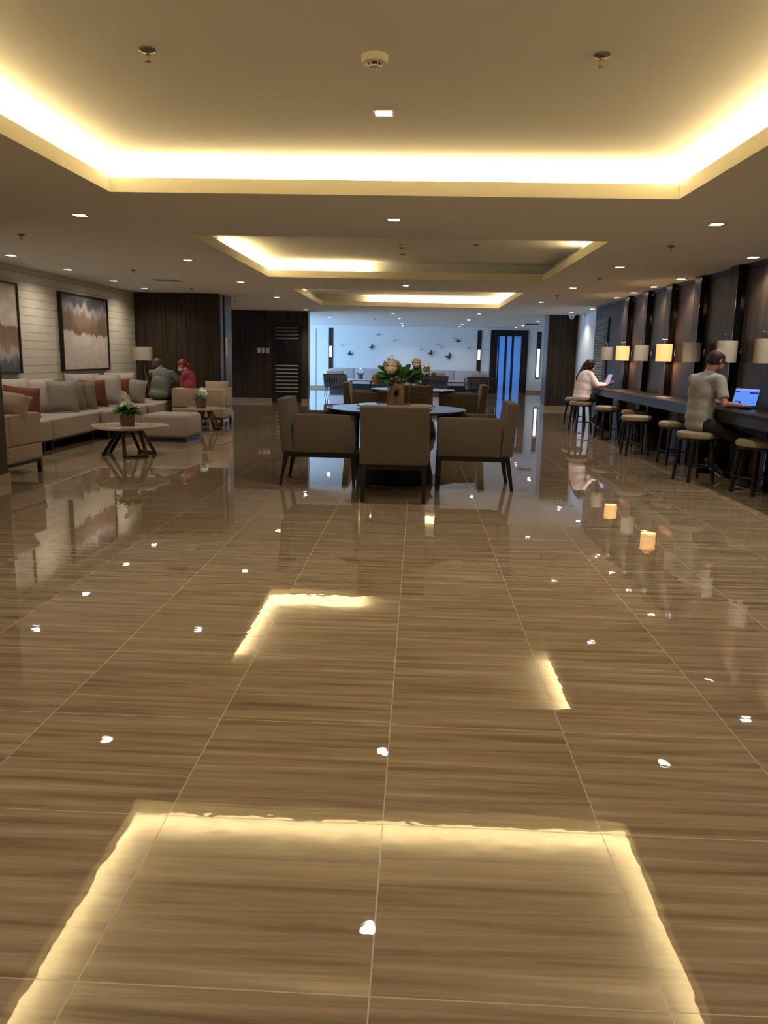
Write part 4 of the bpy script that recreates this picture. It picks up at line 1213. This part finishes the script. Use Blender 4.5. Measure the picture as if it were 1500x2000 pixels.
low_table((-2.0, 28.3, 0), 'low white table with a small plant in the far lobby', 0.95, 0.6)
low_table((1.35, 28.6, 0), 'low white table between the right rope armchairs', 0.9, 0.6)
pp = potted((-2.03, 28.2, 0.48), 'tiny potted plant on the left low table of the far lobby', False, 1.1)
o = MB().span((2.55, 30.2, 0), (2.95, 30.9, 0.55), 0.02).build('side_cabinet', M_WOODD, smooth=30); 
tag(o, 'low dark cabinet left of the far door', 'cabinet')


def floor_box(x, y, s, label):
    t = thing('floor_outlet', label, 'floor outlet', (x, y, 0), 0, 'metal floor outlets')
    b = MB()
    for a0, a1_ in (((-s, -s), (s, -s + 0.012)), ((-s, s - 0.012), (s, s)), ((-s, -s), (-s + 0.012, s)), ((s - 0.012, -s), (s, s))): b.span((*a0, 0.0), (*a1_, 0.004))
    b.build('rim', M_CHROME, t, smooth=None)
    MB().span((-s + 0.012, -s + 0.012, 0), (s - 0.012, s - 0.012, 0.003)).build('lid', M_BRASS, t, smooth=None)

floor_box(-2.10, 10.8, 0.055, 'square metal floor outlet left of the dining tables')
floor_box(3.22, 21.6, 0.10, 'square metal floor outlet near the far right pillar')


# ------------------------------------------------------------------ people
def frame(facing, upv=(0, 0, 1)):
    f_ = Vector(facing).normalized(); r_ = f_.cross(Vector(upv)).normalized(); u_ = r_.cross(f_)
    return f_, r_, u_


def hand(b, wrist, d, palm_n, side, curl=0.5, s=1.0):
    """palm, four unequal bent fingers and a thumb from the side of the palm"""
    d = Vector(d).normalized(); n = Vector(palm_n); n = (n - d * n.dot(d)).normalized(); w = d.cross(n) * side
    w_ = Vector(wrist)
    pc = w_ + d * 0.048 * s
    R = Matrix((d, w, n)).transposed().to_4x4()
    b.ball(pc, (0.052 * s, 0.042 * s, 0.017 * s), rot=R, seg=14, rings=10)
    for i, (o_, L) in enumerate(((0.031, 0.070), (0.011, 0.080), (-0.010, 0.074), (-0.030, 0.058))):
        p = w_ + d * 0.085 * s + w * o_ * s
        L *= s; q = d * math.cos(curl * 0.5) + n * math.sin(curl * 0.5)
        p1 = p + q * L * 0.42
        q2 = d * math.cos(curl * 1.2) + n * math.sin(curl * 1.2); p2 = p1 + q2 * L * 0.32
        q3 = d * math.cos(curl * 1.8) + n * math.sin(curl * 1.8); p3 = p2 + q3 * L * 0.26
        b.cap(p - d * 0.02 * s, 0.0095 * s, p1, 0.0088 * s, 8); b.cap(p1, 0.0088 * s, p2, 0.008 * s, 8); b.cap(p2, 0.008 * s, p3, 0.007 * s, 8)
    t0 = w_ + d * 0.025 * s + w * 0.030 * s
    t1 = t0 + (d * 0.6 + w * 0.75 + n * 0.25).normalized() * 0.036 * s
    t2 = t1 + (d * 0.9 + w * 0.35 + n * 0.3).normalized() * 0.030 * s
    b.cap(t0, 0.012 * s, t1, 0.0105 * s, 8); b.cap(t1, 0.0105 * s, t2, 0.0085 * s, 8)


def person(name, J, label, shirt, skin, hairfn, sleeve=0.45, mask=None, s=1.0, skirt_hem=0.10, trousers=M_TROUSER, shoes=True, shirt_w=1.0, curl=0.6):
    t = thing(name, label, 'person', (0, 0, 0))
    V = {k: Vector(v) for k, v in J.items()}
    f_, r_, u_ = frame(V['face'], (0, 0, 1))
    hc = V['head']                                   # centre of the skull
    Rh = Matrix((r_, f_, u_)).transposed().to_4x4()
    hd = lambda x, y, z: hc + (r_ * x + f_ * y + u_ * z) * s
    b = MB()
    b.ball(hd(0, -0.012, 0.022), (0.076 * s, 0.095 * s, 0.092 * s), rot=Rh, seg=24, rings=16)
    b.ball(hd(0, 0.022, -0.040), (0.060 * s, 0.066 * s, 0.075 * s), rot=Rh, seg=20, rings=14)
    b.ball(hd(0, 0.060, -0.092), (0.028 * s, 0.022 * s, 0.020 * s), rot=Rh)                     # chin
    b.cap(hd(0, 0.084, 0.006), 0.009 * s, hd(0, 0.103, -0.030), 0.013 * s, 8)                    # nose
    b.ball(hd(0, 0.082, -0.062), (0.024 * s, 0.010 * s, 0.010 * s), rot=Rh)                      # lips
    for e in (-1, 1):
        b.ball(hd(e * 0.078, -0.008, -0.010), (0.010 * s, 0.020 * s, 0.032 * s), rot=Rh)        # ear
        b.ball(hd(e * 0.030, 0.074, 0.022), (0.024 * s, 0.016 * s, 0.010 * s), rot=Rh)          # brow
        b.ball(hd(e * 0.040, 0.060, -0.035), (0.024 * s, 0.022 * s, 0.024 * s), rot=Rh)         # cheek
    b.cap(V['neck'], 0.056 * s, hd(0, -0.02, -0.055), 0.052 * s, 16)
    pel, ch, nk = V['pelvis'], V['chest'], V['neck']
    bf = Vector(J.get('front', J['face'])); bf.z = 0; bf.normalize(); br = bf.cross(Vector((0, 0, 1)))
    Rb = Matrix((br, bf, Vector((0, 0, 1)))).transposed().to_4x4()
    b.ball(pel, (0.15 * s, 0.105 * s, 0.11 * s), rot=Rb, seg=20, rings=12)
    b.ball(ch, (0.155 * s, 0.10 * s, 0.18 * s), rot=Rb, seg=20, rings=12)
    b.cap(pel, 0.105 * s, ch, 0.105 * s); b.cap(ch, 0.09 * s, nk, 0.052 * s)
    for k in 'LR':
        sh_, el, wr = V['sh' + k], V['el' + k], V['wr' + k]
        b.cap(ch.lerp(sh_, 0.5), 0.055 * s, sh_, 0.050 * s)
        b.cap(sh_, 0.047 * s, el, 0.036 * s); b.cap(el, 0.037 * s, wr, 0.024 * s)
        if 'nohand' + k not in J:
            d = V.get('hd' + k, wr - el)
            hand(b, wr, d, V.get('pn' + k, Vector((0, 0, -1))), 1 if k == 'R' else -1, curl, s)
        hp, kn, an = V['hip' + k], V['kn' + k], V['an' + k]
        b.cap(pel.lerp(hp, 0.5), 0.08 * s, hp, 0.078 * s)
        b.cap(hp, 0.078 * s, kn, 0.052 * s); b.cap(kn, 0.052 * s, kn.lerp(an, 0.3), 0.050 * s); b.cap(kn.lerp(an, 0.3), 0.050 * s, an, 0.034 * s)
        b.cap(an - Vector((0, 0, 0.02)), 0.034 * s, V['toe' + k] , 0.026 * s)
    b.melt('body', skin, t, 0.0075, 3)
    # shirt
    c_ = MB(); q = shirt_w
    c_.ball(ch, (0.180 * s * q, 0.122 * s * q, 0.20 * s), rot=Rb, seg=24, rings=14)
    bot = pel + Vector((0, 0, -0.02))
    c_.ball(bot, (0.178 * s * q, 0.135 * s * q, 0.10 * s), rot=Rb, seg=24, rings=14)
    mid = pel.lerp(ch, 0.5)
    c_.ball(mid, (0.172 * s * q, 0.125 * s * q, 0.20 * s), rot=Rb, seg=24, rings=14)
    c_.ball(mid + Vector((0, 0, -0.10)) - bf * 0.01, (0.172 * s * q, 0.13 * s * q, 0.16 * s), rot=Rb, seg=24, rings=14)
    c_.cap(ch + Vector((0, 0, 0.08)), 0.105 * s, nk - Vector((0, 0, 0.012)), 0.064 * s)
    for k in 'LR':
        sh_, el, wr = V['sh' + k], V['el' + k], V['wr' + k]
        c_.cap(ch.lerp(sh_, 0.25) + Vector((0, 0, 0.07)), 0.085 * s, sh_, 0.064 * s)
        c_.cap(nk - Vector((0, 0, 0.03)), 0.050 * s, sh_, 0.060 * s)
        if sleeve <= 1:
            e = sh_.lerp(el, sleeve); c_.cyl(sh_, e, 0.064 * s, 0.062 * s)
            c_.ball(sh_, 0.064 * s)
        else:
            c_.cap(sh_, 0.062 * s, el, 0.050 * s); e = el.lerp(wr, sleeve - 1); c_.cyl(el, e, 0.050 * s, 0.036 * s)
    c_.melt('shirt', shirt, t, 0.011, 6, 0.0045)
    if trousers:
        p_ = MB(); p_.ball(pel + Vector((0, 0, -0.035)), (0.166 * s, 0.125 * s, 0.085 * s), rot=Rb, seg=20, rings=12)
        for k in 'LR':
            hp, kn, an = V['hip' + k], V['kn' + k], V['an' + k]
            p_.cap(pel.lerp(hp, 0.6), 0.092 * s, hp, 0.090 * s)
            p_.cap(hp, 0.090 * s, kn, 0.064 * s); p_.cap(kn, 0.064 * s, kn.lerp(an, 0.93), 0.047 * s)
        p_.melt('trousers', trousers, t, 0.011, 3, 0.004)
    if shoes:
        for k in 'LR':
            an, toe = V['an' + k], V['toe' + k]
            d = (toe - an); heel = an - Vector((d.x, d.y, 0)).normalized() * 0.045 * s
            down = Vector((0, 0, -0.045)) if abs(d.normalized().z) < 0.6 else (d.cross(br)).normalized() * 0.0
            sh_ = MB(); sh_.cap(heel + down * 0.9, 0.036 * s, toe, 0.034 * s); sh_.cap(an, 0.040 * s, an.lerp(toe, 0.5), 0.042 * s)
            so = sh_.melt('shoe', M_SHOE, t, 0.008, 3)
            sl_ = MB(); sl_.bar(heel + down * 1.0 + Vector((0, 0, -0.022)), toe + Vector((0, 0, -0.026)), 0.07 * s, 0.014 * s)
            sl_.build('sole', M_SOLE, so, smooth=None)
    if mask:
        mk = MB(); mk.ball(hd(0, 0.048, -0.052), (0.060 * s, 0.062 * s, 0.050 * s), rot=Rh, seg=20, rings=12)
        mk.cap(hd(0, 0.088, -0.020), 0.018 * s, hd(0, 0.085, -0.060), 0.026 * s)
        for e in (-1, 1): mk.cap(hd(e * 0.050, 0.045, -0.030), 0.006, hd(e * 0.080, 0.0, -0.012), 0.005, 6)
        mk.melt('face_mask', mask, t, 0.006, 2)
    for e in (-1, 1):
        MB().ball(hd(e * 0.031, 0.0795, 0.006), (0.011 * s, 0.006 * s, 0.006 * s), rot=Rh, seg=10, rings=8).build('eye', M_EYE, t)
    hairfn(t, hd, Rh, s)
    return t


def hair_thinning(t, hd, Rh, s):
    h = MB()
    h.ball(hd(0, -0.026, 0.017), (0.085 * s, 0.092 * s, 0.089 * s), rot=Rh, seg=24, rings=16)
    h.ball(hd(0, -0.045, -0.025), (0.072 * s, 0.066 * s, 0.058 * s), rot=Rh)
    for e in (-1, 1): h.ball(hd(e * 0.066, 0.006, 0.034), (0.017 * s, 0.032 * s, 0.038 * s), rot=Rh)
    h.melt('hair', M_HAIR_G, t, 0.007, 2, 0.003)


def hair_short_grey(t, hd, Rh, s):
    h = MB(); h.ball(hd(0, -0.028, 0.034), (0.086 * s, 0.096 * s, 0.092 * s), rot=Rh, seg=24, rings=16)
    h.ball(hd(0, -0.055, -0.03), (0.070 * s, 0.060 * s, 0.060 * s), rot=Rh)
    h.melt('hair', mat('dark_grey_hair', (0.06, 0.055, 0.045), 0.6), t, 0.007, 2, 0.004)


def hair_long(t, hd, Rh, s):
    h = MB(); h.ball(hd(0, -0.022, 0.030), (0.089 * s, 0.100 * s, 0.098 * s), rot=Rh, seg=24, rings=16)
    for e in (-1, 1): h.ball(hd(e * 0.06, -0.01, -0.01), (0.034 * s, 0.055 * s, 0.075 * s), rot=Rh)
    h.cap(hd(0, -0.075, 0.0), 0.070 * s, hd(0.0, -0.105, -0.13), 0.062 * s)
    h.cap(hd(0, -0.105, -0.13), 0.062 * s, hd(0.0, -0.150, -0.27), 0.038 * s)
    h.cap(hd(0, -0.150, -0.27), 0.038 * s, hd(0.0, -0.155, -0.32), 0.018 * s)
    h.melt('hair', M_HAIR, t, 0.008, 2, 0.006)


def hair_pony(t, hd, Rh, s):
    h = MB(); h.ball(hd(0, -0.026, 0.034), (0.087 * s, 0.097 * s, 0.093 * s), rot=Rh, seg=24, rings=16)
    h.ball(hd(0, 0.03, 0.075), (0.070 * s, 0.05 * s, 0.04 * s), rot=Rh)
    h.cap(hd(0, -0.11, 0.0), 0.034 * s, hd(0, -0.145, -0.05), 0.030 * s); h.cap(hd(0, -0.145, -0.05), 0.030 * s, hd(0, -0.135, -0.10), 0.016 * s)
    h.melt('hair', M_HAIR_R, t, 0.007, 2, 0.006)


# man with the laptop: faces right, a little away from the viewer
man = dict(pelvis=(3.13, 8.96, 0.640), chest=(3.13, 8.97, 0.985), neck=(3.20, 9.00, 1.200), head=(3.265, 9.00, 1.325), face=(0.86, 0.34, -0.42), front=(0.90, 0.42, 0),
           shL=(3.09, 9.15, 1.115), elL=(3.28, 9.29, 0.895), wrL=(3.46, 9.22, 0.850), shR=(3.24, 8.79, 1.115), elR=(3.27, 8.66, 0.870), wrR=(3.485, 8.78, 0.848),
           hdR=(0.9, 0.35, -0.05), hdL=(0.95, -0.1, -0.05),
           hipL=(3.12, 9.05, 0.625), knL=(3.47, 9.10, 0.530), anL=(3.36, 9.12, 0.20), toeL=(3.46, 9.05, 0.075),
           hipR=(3.19, 8.84, 0.625), knR=(3.52, 8.58, 0.500), anR=(3.43, 8.42, 0.095), toeR=(3.52, 8.33, 0.035))
person('person', man, 'balding man in a sage-grey shirt and mask, seated at the desk typing on a laptop', M_SHIRT_G, M_SKIN, hair_thinning, 0.80, M_MASK, 1.0, shirt_w=1.0, curl=0.5)
gl = thing('eyeglasses', 'dark framed eyeglasses worn by the man with the laptop', 'eyeglasses')
ff, rr_, uu = frame(man['face']); hcm = Vector(man['head'])
gb = MB()
for e in (-1, 1):
    cc_ = hcm + rr_ * e * 0.032 + ff * 0.098 + uu * 0.008
    for k in range(12):
        a, a2_ = 2 * PI * k / 12, 2 * PI * (k + 1) / 12
        gb.cyl(cc_ + rr_ * 0.024 * math.cos(a) + uu * 0.018 * math.sin(a), cc_ + rr_ * 0.024 * math.cos(a2_) + uu * 0.018 * math.sin(a2_), 0.0022, seg=6)
gb.cyl(hcm + rr_ * -0.009 + ff * 0.100 + uu * 0.010, hcm + rr_ * 0.009 + ff * 0.100 + uu * 0.010, 0.002, seg=6)
gb.build('glasses_rims', M_BLACK, gl)
for e in (-1, 1):
    MB().cyl(hcm + rr_ * e * 0.056 + ff * 0.098 + uu * 0.012, hcm + rr_ * e * 0.088 - ff * 0.01 + uu * 0.006, 0.0022, seg=6).build('temple', M_BLACK, gl)

# laptop
lp = thing('laptop', 'open laptop with a bright blue screen in front of the seated man', 'laptop', (3.575, 9.03, DZ1), math.atan2(0.88, 0.47) - 0.0)
# local +Y... screen faces local -Y after this turn
lp.rotation_euler = (0, 0, math.atan2(0.55, 0.83) - PI / 2 + 0.0)
MB().box((0, -0.045, 0.009), (0.31, 0.21, 0.016), 0.004).build('keyboard_base', M_GREY, lp)
MB().box((0, -0.03, 0.0180), (0.27, 0.10, 0.002)).build('keys', M_BLACK, lp, smooth=None)
R = Matrix.Translation((0, 0.058, 0.018)) @ rotx(-0.30)
ld = MB(); ld.box((0, 0.004, 0.105), (0.315, 0.007, 0.215), 0.003); ld.bm.transform(R); lid = ld.build('screen_lid', M_BLACK, lp)


def screen_material():
    M = bpy.data.materials.new('blue_screen'); M.use_nodes = True
    nt = M.node_tree; b = nt.nodes['Principled BSDF']
    b.inputs['Base Color'].default_value = (0.02, 0.03, 0.05, 1); b.inputs['Roughness'].default_value = 0.2
    b.inputs['Emission Color'].default_value = (0.10, 0.26, 0.80, 1); b.inputs['Emission Strength'].default_value = 0.9
    return M

M_SCREEN = screen_material()
M_SCR_D = mat('screen_dark_block', (0.02, 0.01, 0.08), 0.3, emit=(0.05, 0.02, 0.30), estr=0.5)
M_SCR_T = mat('screen_pale_block', (0.2, 0.2, 0.4), 0.3, emit=(0.22, 0.28, 0.80), estr=0.9)
sc = MB(); sc.box((0, -0.0005, 0.108), (0.292, 0.002, 0.188)); sc.bm.transform(R); sc.build('display', M_SCREEN, lid, smooth=None)
bk = MB()
for x, z, w, h_ in ((-0.115, 0.165, 0.05, 0.016), (0.09, 0.158, 0.11, 0.02), (-0.085, 0.055, 0.07, 0.008), (-0.055, 0.042, 0.028, 0.018)):
    bk.box((x, -0.002, z), (w, 0.001, h_))
bk.bm.transform(R); bk.build('display_blocks', M_SCR_D, lid, smooth=None)
bk = MB(); bk.box((0.0, -0.002, 0.192), (0.28, 0.001, 0.014)); bk.bm.transform(R); bk.build('display_bar', M_SCR_T, lid, smooth=None)

# woman in pink at the far end of the desk
wo = dict(pelvis=(3.04, 14.95, 0.655), chest=(3.07, 14.98, 0.935), neck=(3.11, 15.00, 1.085), head=(3.16, 15.02, 1.185), face=(0.93, 0.15, -0.32), front=(0.95, 0.25, 0),
          shL=(3.10, 15.14, 1.045), elL=(3.30, 15.20, 0.85), wrL=(3.46, 15.10, 0.88), shR=(3.13, 14.83, 1.045), elR=(3.26, 14.74, 0.855), wrR=(3.46, 14.86, 0.865),
          hdR=(0.9, 0.2, 0.25), hdL=(0.8, -0.1, 0.5), pnR=(-0.2, 0.5, 0.8), pnL=(0, -1, 0.2),
          hipL=(3.08, 15.04, 0.635), knL=(3.48, 15.08, 0.60), anL=(3.34, 15.02, 0.22), toeL=(3.45, 14.98, 0.14),
          hipR=(3.08, 14.86, 0.635), knR=(3.50, 14.82, 0.58), anR=(3.26, 14.84, 0.22), toeR=(3.36, 14.80, 0.13))
person('person', wo, 'dark-haired woman in pale pink seated at the desk\'s far end with a tablet', M_PINK, M_SKIN2, hair_long, 1.85, None, 0.97, shirt_w=1.26, curl=0.6)
tb = thing('tablet', 'tablet held upright by the woman in pink', 'tablet', (3.49, 14.88, 0.965), 0)
RT = rotz(-1.15) @ rotx(-0.35)
b_ = MB(); b_.box((0, 0, 0), (0.13, 0.009, 0.19), 0.003); b_.bm.transform(RT); b_.build('tablet_case', M_GREY, tb)
b_ = MB(); b_.box((0, -0.0055, 0), (0.118, 0.002, 0.174)); b_.bm.transform(RT); b_.build('display', mat('lilac_screen', (0.2, 0.2, 0.35), 0.3, emit=(0.30, 0.33, 0.62), estr=0.7), tb, smooth=None)

# man in the lounge, back to the viewer, leaning to the right
lm = dict(pelvis=(-4.72, 14.45, 0.545), chest=(-4.70, 14.60, 0.80), neck=(-4.77, 14.72, 0.95), head=(-4.83, 14.79, 1.035), face=(0.45, 0.80, -0.45), front=(0.45, 0.88, 0),
          shL=(-4.93, 14.74, 0.90), elL=(-4.75, 15.02, 0.76), wrL=(-4.50, 15.02, 0.74), shR=(-4.52, 14.60, 0.90), elR=(-4.40, 14.66, 0.74), wrR=(-4.46, 14.90, 0.74),
          hipL=(-4.78, 14.52, 0.52), knL=(-4.60, 14.95, 0.50), anL=(-4.58, 15.02, 0.10), toeL=(-4.54, 15.16, 0.04),
          hipR=(-4.60, 14.46, 0.52), knR=(-4.42, 14.87, 0.50), anR=(-4.42, 14.93, 0.10), toeR=(-4.38, 15.07, 0.04))
person('person', lm, 'grey-haired man in a dull green-grey shirt seated on the end of the sofa, back turned', M_SHIRT_D, M_SKIN, hair_short_grey, 0.9, None, 1.04, shirt_w=1.16)
# red-haired woman facing left
rw = dict(pelvis=(-4.18, 14.55, 0.56), chest=(-4.21, 14.62, 0.80), neck=(-4.26, 14.64, 0.955), head=(-4.33, 14.65, 1.045), face=(-0.92, 0.05, -0.35), front=(-0.95, 0.2, 0),
          shL=(-4.25, 14.47, 0.885), elL=(-4.31, 14.52, 0.70), wrL=(-4.39, 14.70, 0.70), shR=(-4.21, 14.78, 0.885), elR=(-4.33, 14.86, 0.72), wrR=(-4.46, 14.80, 0.74),
          hipL=(-4.19, 14.62, 0.54), knL=(-4.26, 15.02, 0.50), anL=(-4.22, 15.10, 0.10), toeL=(-4.26, 15.24, 0.04),
          hipR=(-4.05, 14.66, 0.54), knR=(-4.08, 15.06, 0.50), anR=(-4.05, 15.14, 0.10), toeR=(-4.08, 15.28, 0.04))
person('person', rw, 'red-haired woman in a raspberry top and white mask, seated facing left in the lounge', M_RED, M_SKIN2, hair_pony, 0.9, M_MASKW, 0.92)
